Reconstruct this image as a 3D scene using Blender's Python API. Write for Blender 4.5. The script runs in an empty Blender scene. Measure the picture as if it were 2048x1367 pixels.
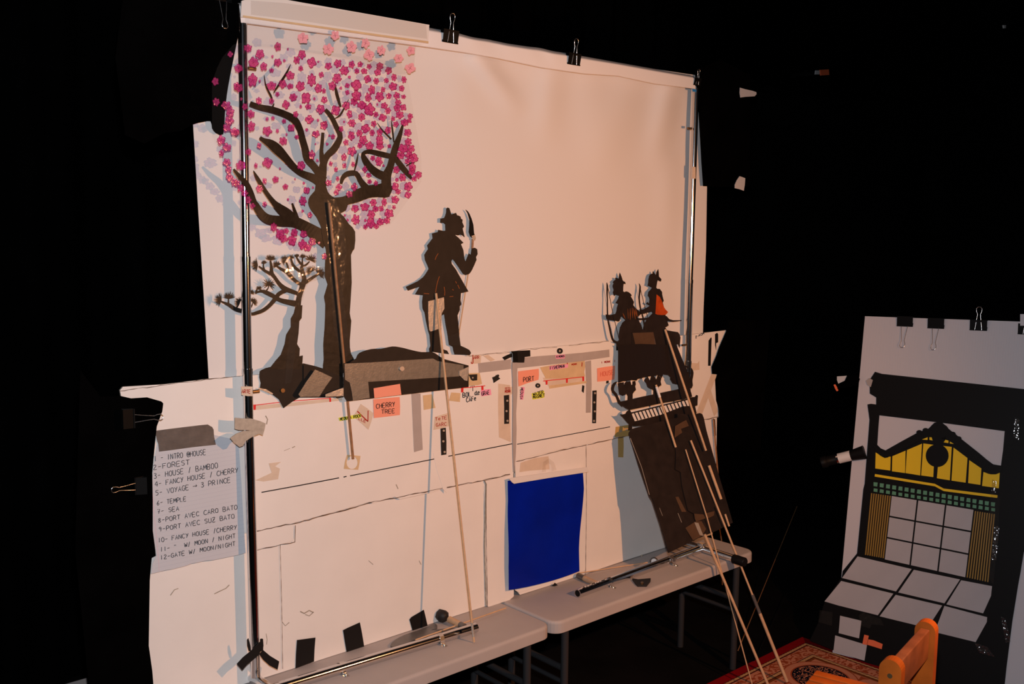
import bpy, math, random
from mathutils import Vector
from mathutils.geometry import tessellate_polygon
random.seed(7)
SC = bpy.context.scene
COL = SC.collection

# ---------------------------------------------------------------- camera
CAM = Vector((-1.30775449, -2.52560128, 1.82))
FPX = 1991.0
AX = Vector((0.74171011, -0.07051941, 0.66700309))      # world X seen in camera axes (right, down, forward)
AY = Vector((-0.67064075, -0.09331765, 0.73588913))     # world Y
AZ = Vector((0.01034869, -0.99313586, -0.11650783))     # world Z
cam = bpy.data.cameras.new('camera')
cam.sensor_width = 36.0
cam.lens = FPX / 2048.0 * 36.0
cam.clip_start = 0.05
camo = bpy.data.objects.new('camera', cam)
COL.objects.link(camo)
right = Vector((AX[0], AY[0], AZ[0])); down = Vector((AX[1], AY[1], AZ[1])); fwd = Vector((AX[2], AY[2], AZ[2]))
from mathutils import Matrix
camo.matrix_world = Matrix(((right[0], -down[0], -fwd[0], CAM[0]), (right[1], -down[1], -fwd[1], CAM[1]),
                            (right[2], -down[2], -fwd[2], CAM[2]), (0, 0, 0, 1)))
SC.camera = camo
# ---------------------------------------------------------------- world, lamps, exposure
w = bpy.data.worlds.new('world'); SC.world = w; w.use_nodes = True
w.node_tree.nodes['Background'].inputs[0].default_value = (0.6, 0.75, 1.0, 1)
w.node_tree.nodes['Background'].inputs[1].default_value = 0.004
SC.view_settings.view_transform = 'Standard'
SC.view_settings.look = 'None'
SC.view_settings.gamma = 1.0
SC.view_settings.exposure = 0.0
SC.view_settings.use_curve_mapping = False
def lamp(name, loc, power, color, radius, target=None, size=None):
    l = bpy.data.lights.new(name, 'SPOT' if target else 'POINT')
    l.energy = power; l.color = color; l.shadow_soft_size = radius
    if target:
        l.spot_size = size; l.spot_blend = 0.85 if name == 'stage_lamp' else 0.5
    o = bpy.data.objects.new(name, l); o.location = loc
    if target:
        o.rotation_euler = (Vector(target) - Vector(loc)).to_track_quat('-Z', 'Y').to_euler()
    COL.objects.link(o)
    return o
lamp('stage_lamp', (1.25, -2.2, 1.78), 122, (1.0, 0.43, 0.175), 0.012, (1.0, 0, 1.2), math.radians(116))
lamp('camera_flash', (-1.27, -2.50, 1.96), 172, (0.90, 0.93, 1.0), 0.02, (1.5, 0, 1.3), math.radians(125))

# ---------------------------------------------------------------- picture coordinates to places on real planes
def ray(px, py):
    v = Vector((px - 1024.0, py - 683.5, FPX))
    return Vector((AX.dot(v), AY.dot(v), AZ.dot(v)))
def atY(px, py, y):
    r = ray(px, py); return CAM + r * ((y - CAM.y) / r.y)
def atZ(px, py, z):
    r = ray(px, py); return CAM + r * ((z - CAM.z) / r.z)
class Wall:
    """upright plane facing the puppeteer (towards -Y)"""
    def __init__(s, y): s.y = y
    def __call__(s, px, py, off=0.0): return atY(px, py, s.y) + Vector((0, -off, 0))
class Lean:
    """Y = y0 - k (z0 - Z)"""
    def __init__(s, y0, z0, k): s.a = y0 - k * z0; s.k = k; s.n = Vector((0, -1, k)).normalized()
    def __call__(s, px, py, off=0.0):
        r = ray(px, py)
        t = (s.a + s.k * CAM.z - CAM.y) / (r.y - s.k * r.z)
        return CAM + r * t + s.n * off
class Level:
    def __init__(s, z): s.z = z
    def __call__(s, px, py, off=0.0): return atZ(px, py, s.z) + Vector((0, 0, off))
class Plane:
    def __init__(s, o, n): s.o = Vector(o); s.n = Vector(n).normalized()
    def __call__(s, px, py, off=0.0):
        r = ray(px, py); t = (s.o - CAM).dot(s.n) / r.dot(s.n)
        return CAM + r * t + s.n * off
class Curved:
    """sheet whose distance from the screen changes along the picture's x"""
    def __init__(s, pts): s.p = pts
    def __call__(s, px, py, off=0.0):
        p = s.p; y = p[0][1] if px <= p[0][0] else p[-1][1]
        for a, b in zip(p, p[1:]):
            if a[0] <= px <= b[0]:
                t = (px - a[0]) / (b[0] - a[0]); t = t * t * (3 - 2 * t); y = a[1] + (b[1] - a[1]) * t
        return atY(px, py, y - off)
def cv(ox, oy, s, pts):
    """crop coordinates to photograph pixels (extra values, e.g. widths, are scaled too)"""
    return [(ox + p[0] / s, oy + p[1] / s) + tuple(q / s for q in p[2:]) for p in pts]

# ---------------------------------------------------------------- materials
MATS = {}
def nodes(m): return m.node_tree.nodes, m.node_tree.links
def mat(name, col, rough=0.6, metal=0.0, spec=0.5, bump=None, var=0.0, vscale=20, coat=0.0):
    if name in MATS: return MATS[name]
    m = bpy.data.materials.new(name); m.use_nodes = True
    N, L = nodes(m); b = N['Principled BSDF']
    b.inputs['Base Color'].default_value = (*col, 1)
    b.inputs['Roughness'].default_value = rough
    b.inputs['Metallic'].default_value = metal
    b.inputs['Specular IOR Level'].default_value = spec
    b.inputs['Coat Weight'].default_value = coat
    b.inputs['Coat Roughness'].default_value = 0.12
    tc = N.new('ShaderNodeTexCoord')
    if var:
        t = N.new('ShaderNodeTexNoise'); t.inputs['Scale'].default_value = vscale; t.inputs['Detail'].default_value = 5
        L.new(tc.outputs['Object'], t.inputs['Vector'])
        r = N.new('ShaderNodeValToRGB'); r.color_ramp.elements[0].position = 0.3; r.color_ramp.elements[1].position = 0.7
        r.color_ramp.elements[0].color = (*[c * (1 - var) for c in col], 1)
        r.color_ramp.elements[1].color = (*[min(1, c * (1 + var * 0.6)) for c in col], 1)
        L.new(t.outputs['Fac'], r.inputs['Fac']); L.new(r.outputs['Color'], b.inputs['Base Color'])
    if bump:
        sc, st, dist = bump
        t = N.new('ShaderNodeTexNoise'); t.inputs['Scale'].default_value = sc; t.inputs['Detail'].default_value = 4
        L.new(tc.outputs['Object'], t.inputs['Vector'])
        bp = N.new('ShaderNodeBump'); bp.inputs['Strength'].default_value = st; bp.inputs['Distance'].default_value = dist
        L.new(t.outputs['Fac'], bp.inputs['Height']); L.new(bp.outputs['Normal'], b.inputs['Normal'])
    MATS[name] = m
    return m
def film(name, tint, body, opacity, rough=0.08, gloss=0.06, bump=None):
    """coloured or clear see-through plastic: tinted transparency + some body colour + gloss"""
    m = bpy.data.materials.new(name); m.use_nodes = True
    N, L = nodes(m); N.remove(N['Principled BSDF']); out = N['Material Output']
    tr = N.new('ShaderNodeBsdfTransparent'); tr.inputs[0].default_value = (*tint, 1)
    df = N.new('ShaderNodeBsdfDiffuse'); df.inputs[0].default_value = (*body, 1)
    gl = N.new('ShaderNodeBsdfGlossy'); gl.inputs['Roughness'].default_value = rough
    m1 = N.new('ShaderNodeMixShader'); m1.inputs[0].default_value = opacity
    m2 = N.new('ShaderNodeMixShader'); m2.inputs[0].default_value = gloss
    L.new(tr.outputs[0], m1.inputs[1]); L.new(df.outputs[0], m1.inputs[2])
    L.new(m1.outputs[0], m2.inputs[1]); L.new(gl.outputs[0], m2.inputs[2]); L.new(m2.outputs[0], out.inputs[0])
    if bump:
        tc = N.new('ShaderNodeTexCoord'); t = N.new('ShaderNodeTexNoise'); t.inputs['Scale'].default_value = bump[0]
        L.new(tc.outputs['Object'], t.inputs['Vector'])
        bp = N.new('ShaderNodeBump'); bp.inputs['Strength'].default_value = bump[1]; bp.inputs['Distance'].default_value = bump[2]
        L.new(t.outputs['Fac'], bp.inputs['Height']); L.new(bp.outputs['Normal'], gl.inputs['Normal'])
    return m
M_screen = mat('screen_cloth', (0.78, 0.75, 0.73), 0.85, spec=0.15, bump=(900, 0.1, 0.0005))
M_board = mat('foam_board_white', (0.87, 0.82, 0.77), 0.7, spec=0.2, var=0.03, vscale=7, bump=(45, 0.25, 0.0015))
M_boardedge = mat('foam_edge', (0.45, 0.38, 0.30), 0.9, var=0.3, vscale=60)
M_card = mat('white_card', (0.82, 0.78, 0.74), 0.5, spec=0.4, bump=(40, 0.2, 0.001))
M_paper = mat('lined_paper', (0.60, 0.61, 0.65), 0.8, spec=0.1)
M_chrome = mat('chrome', (0.72, 0.72, 0.73), 0.13, metal=1.0, bump=(60, 0.05, 0.0006))
M_steel = mat('steel_wire', (0.75, 0.75, 0.75), 0.25, metal=1.0)
M_black = mat('black_silhouette_card', (0.018, 0.012, 0.009), 0.6, spec=0.3, var=0.25, vscale=30, bump=(60, 0.2, 0.001))
M_tree = mat('painted_tree_card', (0.015, 0.010, 0.007), 0.5, spec=0.3, var=0.6, vscale=45, bump=(55, 0.35, 0.0015))
M_dkbrown = mat('dark_brown_card', (0.021, 0.014, 0.012), 0.55, spec=0.25, var=0.3, vscale=25)
M_blacktape = mat('black_cloth_tape', (0.008, 0.007, 0.007), 0.6, spec=0.25)
M_blackcloth = mat('black_drape', (0.0014, 0.0013, 0.0013), 1.0, spec=0.0, var=0.5, vscale=6)
M_curtain = mat('black_curtain_cloth', (0.0016, 0.0016, 0.0016), 1.0, spec=0.0, var=0.4, vscale=3)
M_floor = mat('black_floor', (0.006, 0.005, 0.005), 0.9, spec=0.05, var=0.4, vscale=5)
M_duct = mat('silver_duct_tape', (0.31, 0.27, 0.22), 0.32, metal=0.45, bump=(170, 0.45, 0.0008), var=0.15, vscale=60)
M_duct2 = mat('grey_duct_tape', (0.17, 0.155, 0.145), 0.38, metal=0.35, bump=(80, 0.4, 0.001), var=0.2, vscale=30)
M_greytape = mat('grey_gaffer_tape', (0.46, 0.40, 0.37), 0.75, spec=0.2, var=0.06)
M_strap = mat('beige_strap', (0.48, 0.41, 0.33), 0.9, spec=0.1, var=0.15, vscale=80)
M_masking = mat('masking_tape', (0.72, 0.52, 0.30), 0.75, spec=0.2, var=0.10, vscale=25)
M_masking2 = mat('pale_masking_tape', (0.74, 0.60, 0.47), 0.75, spec=0.2, var=0.08, vscale=25)
M_gold = mat('ochre_tape', (0.55, 0.36, 0.12), 0.7, spec=0.2)
M_salmon = mat('salmon_sticky_paper', (0.95, 0.36, 0.24), 0.8, spec=0.1)
M_pinklabel = mat('pink_label', (0.95, 0.38, 0.55), 0.8, spec=0.1)
M_yellow = mat('yellow_label', (0.82, 0.85, 0.10), 0.8, spec=0.1)
M_ink = mat('black_marker', (0.012, 0.010, 0.012), 0.7, spec=0.2)
M_inkred = mat('red_marker', (0.42, 0.03, 0.015), 0.7, spec=0.2)
M_redline = mat('red_tape_line', (0.75, 0.03, 0.03), 0.6, spec=0.2)
M_inkfaint = mat('orange_pen', (0.75, 0.17, 0.10), 0.8)
M_rule = mat('pale_ruled_line', (0.47, 0.49, 0.55), 0.8)
M_margin = mat('pink_margin_line', (0.72, 0.50, 0.55), 0.8)
M_table = mat('grey_plastic_table', (0.47, 0.42, 0.40), 0.6, spec=0.3, bump=(350, 0.25, 0.0006), var=0.04, vscale=10)
M_leg = mat('grey_table_leg', (0.030, 0.030, 0.032), 0.5, spec=0.2)
M_magnet = mat('black_magnet_strip', (0.018, 0.016, 0.015), 0.55, spec=0.3)
M_disc = mat('pale_magnet', (0.62, 0.52, 0.42), 0.4, metal=0.4)
M_brass = mat('brass_magnet', (0.30, 0.18, 0.08), 0.35, metal=0.8)
M_wood = mat('pale_dowel', (0.66, 0.42, 0.24), 0.6, spec=0.3, var=0.12, vscale=60)
M_wooddark = mat('brown_dowel', (0.36, 0.17, 0.075), 0.45, spec=0.4, var=0.25, vscale=60)
M_gel = mat('blue_gel', (0.0006, 0.013, 0.33), 0.35, spec=0.12, bump=(10, 0.35, 0.01), var=0.2, vscale=6)
M_roof = mat('glossy_taped_card', (0.016, 0.010, 0.008), 0.38, spec=0.35, bump=(20, 0.35, 0.003))
M_hem = mat('hem_cloth', (0.88, 0.85, 0.84), 0.85, spec=0.1)
M_clipblack = mat('black_clip_enamel', (0.0035, 0.0035, 0.0035), 0.5, spec=0.12)
M_orange = mat('orange_cape_paper', (0.55, 0.075, 0.01), 0.7, spec=0.2, var=0.35, vscale=25)
M_slit = mat('orange_slit', (0.28, 0.07, 0.01), 0.7)
M_blueslip = mat('blue_tape', (0.02, 0.22, 0.55), 0.6)
M_brownfab = mat('brown_paper', (0.10, 0.055, 0.03), 0.6, spec=0.3, var=0.2)
M_coro = mat('corrugated_plastic', (0.66, 0.62, 0.64), 0.55, spec=0.3)
M_amber = mat('amber_pane', (0.95, 0.62, 0.02), 0.45, spec=0.2)
M_green = mat('green_tile', (0.12, 0.32, 0.19), 0.5, spec=0.3)
M_frost = mat('frosted_pane', (0.50, 0.47, 0.48), 0.5, spec=0.2, bump=(8, 0.2, 0.004), var=0.05, vscale=9)
M_slat = mat('ochre_slat', (0.33, 0.18, 0.015), 0.5)
M_glossblack = mat('glossy_black_plastic', (0.006, 0.0055, 0.0055), 0.5, spec=0.12)
M_chair = mat('orange_varnished_wood', (0.44, 0.095, 0.010), 0.4, spec=0.35, var=0.25, vscale=14)
M_chairdk = mat('reddish_wood_rail', (0.26, 0.085, 0.035), 0.4, spec=0.35, var=0.3, vscale=20)
M_orangetape = mat('orange_tape', (0.90, 0.17, 0.06), 0.7)
M_tissue = mat('white_scrap', (0.62, 0.60, 0.60), 0.8)
M_clear = film('clear_tape', (0.99, 0.985, 0.98), (0.6, 0.55, 0.5), 0.01, 0.10, 0.035, bump=(28, 0.6, 0.004))
M_crinkle = film('crinkled_clear_tape', (0.985, 0.98, 0.97), (0.5, 0.5, 0.5), 0.02, 0.10, 0.10, bump=(75, 1.0, 0.004))
M_acetate = film('clear_acetate', (0.985, 0.985, 0.985), (0.7, 0.7, 0.7), 0.01, 0.06, 0.02, bump=(9, 0.5, 0.01))
M_petal = film('magenta_film', (0.97, 0.55, 0.82), (0.88, 0.13, 0.42), 0.24, 0.15, 0.03, bump=(90, 0.8, 0.003))
M_petaldk = film('magenta_film_edge', (0.85, 0.32, 0.62), (0.38, 0.015, 0.15), 0.42, 0.2, 0.03)
M_pale = mat('pale_pink_petal', (0.88, 0.40, 0.46), 0.6, spec=0.3, var=0.12, vscale=60)
M_paledk = mat('pale_petal_vein', (0.55, 0.10, 0.16), 0.6)
M_shine = mat('crinkled_silver', (0.56, 0.50, 0.43), 0.38, metal=0.45, bump=(70, 0.7, 0.002))

# ---------------------------------------------------------------- mesh building
ORG = {}
class MB:
    def __init__(s): s.v = []; s.f = []; s.mi = []; s.mats = []; s.sm = []
    def _m(s, m):
        if m not in s.mats: s.mats.append(m)
        return s.mats.index(m)
    def add(s, vs, fs, m, smooth=False):
        o = len(s.v); s.v += [Vector(v) for v in vs]; k = s._m(m)
        for f in fs: s.f.append([i + o for i in f]); s.mi.append(k); s.sm.append(smooth)
    def poly(s, mp, loops, m, t=0.0015, off=0.0, smooth=0, edge=None):
        """flat shape with thickness: outline (plus holes) in picture coordinates laid on a plane"""
        if isinstance(loops[0][0], (int, float)): loops = [loops]
        if smooth: loops = [crom(l, smooth) for l in loops]
        L2 = [[Vector((p[0], p[1], 0)) for p in l] for l in loops]
        tris = tessellate_polygon(L2)
        flat = [p for l in loops for p in l]; n = len(flat)
        top = [mp(p[0], p[1], off + t) for p in flat]; bot = [mp(p[0], p[1], off) for p in flat]
        fs = []
        for a, b, c in tris:
            nn = (top[b] - top[a]).cross(top[c] - top[a])
            if nn.dot(CAM - top[a]) < 0: b, c = c, b
            fs.append((a, b, c)); fs.append((a + n, c + n, b + n))
        s.add(top + bot, fs, m)
        fs = []; o = 0
        for l in loops:
            k = len(l)
            for i in range(k):
                j = (i + 1) % k; fs.append((o + i, o + i + n, o + j + n, o + j))
            o += k
        s.add(top + bot, fs, edge or m)
        return s
    def stroke(s, mp, pts, m, t=0.0012, off=0.0, smooth=0, w=None):
        if smooth: pts = crom(pts, smooth, closed=False)
        L = []; R = []
        for i, p in enumerate(pts):
            a = pts[max(0, i - 1)]; b = pts[min(len(pts) - 1, i + 1)]
            dx, dy = b[0] - a[0], b[1] - a[1]; d = math.hypot(dx, dy) or 1
            hw = (w if w is not None else p[2]) / 2
            L.append((p[0] - dy / d * hw, p[1] + dx / d * hw)); R.append((p[0] + dy / d * hw, p[1] - dx / d * hw))
        n = len(pts)
        T = [mp(*q, off + t) for q in L + R]; B = [mp(*q, off) for q in L + R]
        fs = []
        for i in range(n - 1):
            fs += [(i, i + 1, n + i + 1, n + i), (2 * n + i, 3 * n + i, 3 * n + i + 1, 2 * n + i + 1),
                   (i, 2 * n + i, 2 * n + i + 1, i + 1), (n + i, n + i + 1, 3 * n + i + 1, 3 * n + i)]
        fs += [(0, n, 3 * n, 2 * n), (n - 1, 3 * n - 1, 4 * n - 1, 2 * n - 1)]
        s.add(T + B, fs, m)
        return s
    def disc(s, mp, x, y, r, m, t=0.002, off=0.0, hole=0, ry=None, n=20):
        ry = ry or r
        c = lambda q, qy: [(x + q * math.cos(2 * math.pi * i / n), y + qy * math.sin(2 * math.pi * i / n)) for i in range(n)]
        return s.poly(mp, [c(r, ry), c(hole, hole * ry / r)] if hole else [c(r, ry)], m, t, off)
    def tube(s, pts, r, m, seg=14, cap=True):
        pts = [Vector(p) for p in pts]; rr = r if isinstance(r, (list, tuple)) else [r] * len(pts)
        vs = []; up = None
        for i, p in enumerate(pts):
            d = (pts[min(len(pts) - 1, i + 1)] - pts[max(0, i - 1)]).normalized()
            if up is None:
                up = Vector((0, 0, 1)) if abs(d.z) < 0.9 else Vector((1, 0, 0))
            a = (up - d * up.dot(d)).normalized(); up = a; b = d.cross(a)
            for k in range(seg):
                t = 2 * math.pi * k / seg; vs.append(p + (a * math.cos(t) + b * math.sin(t)) * rr[i])
        fs = []
        for i in range(len(pts) - 1):
            for k in range(seg):
                k2 = (k + 1) % seg; fs.append((i * seg + k, i * seg + k2, (i + 1) * seg + k2, (i + 1) * seg + k))
        s.add(vs, fs, m, True)
        if cap:
            e = (len(pts) - 1) * seg
            s.add(vs[:seg], [tuple(reversed(range(seg)))], m); s.add(vs[e:], [tuple(range(seg))], m)
        return s
    def box(s, o, ux, uy, uz, m, bev=0.0):
        """box from centre and three half-extent vectors; edges chamfered"""
        o, ux, uy, uz = Vector(o), Vector(ux), Vector(uy), Vector(uz)
        if not bev:
            vs = [o + ux * a + uy * b + uz * c for a in (-1, 1) for b in (-1, 1) for c in (-1, 1)]
            s.add(vs, [(0, 1, 3, 2), (4, 6, 7, 5), (0, 4, 5, 1), (2, 3, 7, 6), (0, 2, 6, 4), (1, 5, 7, 3)], m); return s
        import bmesh
        bm = bmesh.new(); r = bmesh.ops.create_cube(bm, size=2.0)
        lx, ly, lz = ux.length, uy.length, uz.length
        for v in bm.verts: v.co = Vector((v.co.x * lx, v.co.y * ly, v.co.z * lz))
        bmesh.ops.bevel(bm, geom=list(bm.edges), offset=bev, segments=3, affect='EDGES', profile=0.5)
        bm.verts.index_update(); X, Y, Z = ux.normalized(), uy.normalized(), uz.normalized()
        s.add([o + X * v.co.x + Y * v.co.y + Z * v.co.z for v in bm.verts], [[v.index for v in f.verts] for f in bm.faces], m, True)
        bm.free(); return s
    def grid(s, fn, nu, nv, m, smooth=True):
        vs = [fn(i / nu, j / nv) for j in range(nv + 1) for i in range(nu + 1)]
        fs = [(j * (nu + 1) + i, j * (nu + 1) + i + 1, (j + 1) * (nu + 1) + i + 1, (j + 1) * (nu + 1) + i) for j in range(nv) for i in range(nu)]
        s.add(vs, fs, m, smooth); return s
    def build(s, name, parent=None, label=None, cat=None, group=None, kind=None):
        lo = Vector((min(v[i] for v in s.v) for i in range(3))); hi = Vector((max(v[i] for v in s.v) for i in range(3)))
        o = Vector(((lo.x + hi.x) / 2, (lo.y + hi.y) / 2, lo.z))
        me = bpy.data.meshes.new(name)
        me.from_pydata([tuple(v - o) for v in s.v], [], s.f)
        for m in s.mats: me.materials.append(m)
        me.polygons.foreach_set('material_index', s.mi); me.polygons.foreach_set('use_smooth', s.sm)
        me.update()
        ob = bpy.data.objects.new(name, me); COL.objects.link(ob)
        if parent: ob.parent = parent; ob.location = o - ORG[parent.name]
        else: ob.location = o
        ORG[ob.name] = o
        return tag(ob, label, cat, group, kind)
def tag(o, label=None, cat=None, group=None, kind=None):
    if label: o['label'] = label
    if cat: o['category'] = cat
    if group: o['group'] = group
    if kind: o['kind'] = kind
    return o
def thing(name, loc, label, cat, group=None):
    o = bpy.data.objects.new(name, None); o.empty_display_size = 0.05; o.location = loc; COL.objects.link(o)
    ORG[o.name] = Vector(loc)
    return tag(o, label, cat, group)
def crom(pts, n, closed=True):
    N = len(pts); out = []
    rng = range(N) if closed else range(N - 1)
    for i in rng:
        if closed: p0, p1, p2, p3 = pts[i - 1], pts[i], pts[(i + 1) % N], pts[(i + 2) % N]
        else: p0, p1, p2, p3 = pts[max(0, i - 1)], pts[i], pts[i + 1], pts[min(N - 1, i + 2)]
        for k in range(n):
            t = k / n
            out.append(tuple(0.5 * (2 * b + (c - a) * t + (2 * a - 5 * b + 4 * c - d) * t * t + (3 * b - a - 3 * c + d) * t ** 3)
                             for a, b, c, d in zip(p0, p1, p2, p3)))
    if not closed: out.append(tuple(pts[-1]))
    return out

# ---------------------------------------------------------------- handwriting: single-stroke letters on a 4 x 6 grid, y up
GL = {'A': ['0,0 2,6 4,0', '.8,2.2 3.2,2.2'], 'B': ['0,0 0,6 2.6,6 3.4,5.2 3.2,3.8 2,3.1 0,3.1', '2,3.1 3.6,2.4 3.8,1 2.8,0 0,0'],
 'C': ['4,5 2.6,6 1,5.6 0,3.6 .2,1.4 1.4,.1 3,.1 4,.9'], 'D': ['0,0 0,6 2.2,5.8 3.8,4.2 3.8,2 2.4,.2 0,0'],
 'E': ['3.8,6 0,6 0,0 3.8,0', '0,3.1 3.2,3.1'], 'F': ['4,6 0,6 0,0', '0,3.2 3,3.2'],
 'G': ['4,5.2 2.4,6 .8,5.2 0,3 .8,.6 2.4,0 3.8,1 3.8,2.8 2.2,2.8'], 'H': ['0,0 .1,6', '3.8,0 3.8,6', '0,3 3.8,3.2'],
 'I': ['2,0 2,6'], 'J': ['3.4,6 3.4,1.2 2.4,0 .8,.2 .2,1.4'], 'K': ['0,0 0,6', '3.8,6 0,2.6', '1.2,3.4 4,0'], 'L': ['0,6 0,0 3.4,.1'],
 'M': ['0,0 .5,6 2.2,2 4,6 4.4,0'], 'N': ['0,0 .1,6 3.8,0 3.8,6'], 'O': ['2,6 .5,5.2 0,3 .5,.7 2,0 3.6,.7 4,3 3.5,5.2 2,6'],
 'P': ['0,0 .1,6 2.6,6 3.8,5 3.6,3.4 2.2,2.8 .1,2.8'], 'R': ['0,0 .1,6 2.6,6 3.6,5 3.4,3.6 2,3 .1,3', '1.6,3 4,0'],
 'S': ['3.8,5.3 2.2,6 .5,5.2 .6,3.8 3.2,2.7 3.6,1.2 2.2,0 .2,.7'], 'T': ['0,6 4.2,6', '2.1,6 2,0'], 'U': ['0,6 .2,1.4 1.4,0 3,.2 3.8,1.6 3.8,6'],
 'V': ['0,6 1.9,0 4,6'], 'W': ['0,6 1,0 2.3,4 3.4,0 4.6,6'], 'X': ['0,0 4,6', '0,6 4,0'], 'Y': ['0,6 2,3', '4,6 1.2,0'], 'Z': ['0,6 3.8,6 0,0 4,0', '1,3 3,3'],
 '0': ['2,6 .5,5.2 0,3 .5,.7 2,0 3.6,.7 4,3 3.5,5.2 2,6'], '1': ['2,6 2,0'], '2': ['.3,4.8 1.6,6 3.2,5.4 3.2,4 .2,.1 4,0'],
 '3': ['.4,5.6 2.4,6 3.4,4.8 1.4,3.3', '1.4,3.3 3.6,2.6 3.4,.8 1.8,0 .2,.6'], '4': ['3,0 3,6 0,2.2 4.2,2.2'],
 '5': ['3.8,6 .8,6 .5,3.4 2.6,3.6 3.6,2 2.6,.2 .4,.1'], '6': ['3,6 .8,3.8 .3,1.4 1.6,0 3.2,.8 3,2.6 1.2,2.8 .5,1.8'],
 '7': ['.2,6 3.8,6 1.8,0', '1,3 3.4,3'], '8': ['2,3.2 .6,4.4 1.8,6 3.2,4.8 2,3.2 .4,1.4 2,0 3.4,1.4 2,3.2'],
 '9': ['3.4,4.2 2,3.4 .7,4.6 1.8,6 3.4,5.2 3.2,2 2.4,0'], '-': ['.3,3 3.6,3.2'], '/': ['1,-.4 3,6.4'], '"': ['1,6 .8,4.6', '2.6,6 2.4,4.6'],
 '@': ['3,3.8 2,4.4 1.2,3 2,1.8 3,2.6 3.1,4.2', '3,2.6 3.6,1.8 4.6,3 4.2,5 2.2,6 .3,4.8 0,2.4 1.2,.2 3.4,0 4.2,.8'],
 '>': ['-1,3 5,3.2', '3.6,4.6 5,3.2 3.4,2'], 'e': ['.3,2.2 3.2,2.5 2.6,4 .8,3.8 .2,1.8 1.2,.2 3.4,.6'], 'a': ['3.2,3.6 1.2,4 .3,2 1.2,.3 2.8,1 3.2,3.8 3.8,0'],
 'd': ['3.2,3.6 1.2,4 .3,2 1.2,.3 2.8,1', '3.4,6 3.3,0'], 'r': ['.8,0 .6,4', '.7,2.6 1.8,4 3.2,3.8'], "'": ['1,7.6 2.6,6.8'], '^': ['.6,6.8 2,8 3.4,6.8'], '(': ['3,0 2,3 3,6'],
 'c': ['3.4,3.4 1.6,4 .4,2 1.6,.1 3.4,.7'], 'o': ['2,4 .4,2.2 1.6,.1 3.4,1.8 2,4'], 'n': ['.4,0 .5,4', '.5,2.8 2.2,4 3.2,3 3.3,0'], 'v': ['.2,4 1.8,0 3.6,4']}
def write(mb, mp, text, a, b, h, m, w=1.6, off=0.0, up=None, jit=0.25):
    """letters from a to b (baseline, picture coordinates), h tall; up = direction of the letters' height"""
    dx, dy = b[0] - a[0], b[1] - a[1]; L = math.hypot(dx, dy); ux, uy = dx / L, dy / L
    vx, vy = up if up else (uy * 0.3 + 0.02, -1.0)
    n = len(text); adv = L / (n - 0.25)
    for i, c in enumerate(text):
        x0, y0 = a[0] + ux * adv * i, a[1] + uy * adv * i
        for st in GL.get(c, []):
            pts = []
            for q in st.split():
                gx, gy = (float(z) for z in q.split(','))
                gx += random.uniform(-jit, jit) * 0.6; gy += random.uniform(-jit, jit) * 0.6
                pts.append((x0 + ux * gx / 4 * adv * 0.72 + vx * gy / 6 * h, y0 + uy * gx / 4 * adv * 0.72 + vy * gy / 6 * h))
            mb.stroke(mp, pts, m, 0.0004, off + random.random() * 0.0002, smooth=3 if len(pts) > 3 else 0, w=w)
    return mb

# ================================================================ ROOM
def quadwall(name, a, b, c, d, m, kind='structure'):
    mb = MB(); mb.add([a, b, c, d], [(0, 1, 2, 3)], m); return mb.build(name, kind=kind)
quadwall('floor', (-3.5, -4, 0), (5.5, -4, 0), (5.5, 2.2, 0), (-3.5, 2.2, 0), M_floor)
quadwall('wall_back', (-3.5, 2.2, 0), (5.5, 2.2, 0), (5.5, 2.2, 3.6), (-3.5, 2.2, 3.6), M_curtain)
quadwall('wall_left', (-3.5, -4, 0), (-3.5, 2.2, 0), (-3.5, 2.2, 3.6), (-3.5, -4, 3.6), M_curtain)
quadwall('wall_right', (5.5, 2.2, 0), (5.5, -4, 0), (5.5, -4, 3.6), (5.5, 2.2, 3.6), M_curtain)
def curtain(x0, y0, x1, y1, z0, z1, n, amp, label, sag=0.0):
    d = Vector((x1 - x0, y1 - y0, 0)); nn = Vector((d.y, -d.x, 0)).normalized()
    ph = [random.uniform(0, 6) for _ in range(4)]
    def f(u, v):
        q = amp * (math.sin(u * n * 6.28 + ph[0]) + 0.5 * math.sin(u * n * 11.3 + ph[1]) + 0.3 * math.sin(u * n * 3 + v * 2 + ph[2]))
        z = z0 + (z1 - z0) * v - sag * math.sin(math.pi * u) * v
        return Vector((x0, y0, 0)) + d * u + nn * q * (1.15 - 0.3 * v) + Vector((0, 0, z))
    return MB().grid(f, 160, 12, M_curtain).build('black_curtain', None, label, 'curtain')
curtain(-3.2, -1.3, -0.42, 1.4, 0.02, 3.3, 7, 0.05, 'black curtain hanging in deep folds at the far left of the room')
curtain(-0.35, 1.45, 2.2, 1.55, 0.02, 3.3, 7, 0.05, 'black curtain hanging behind the white shadow screen')
curtain(2.3, 1.5, 3.5, 1.35, 0.02, 3.3, 4, 0.04, 'black curtain hanging between screen and right-hand pole')
curtain(3.45, 1.3, 5.3, -1.4, 0.02, 2.75, 5, 0.05, 'black curtain with sagging top edge behind the leaning house panel', 0.25)

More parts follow.
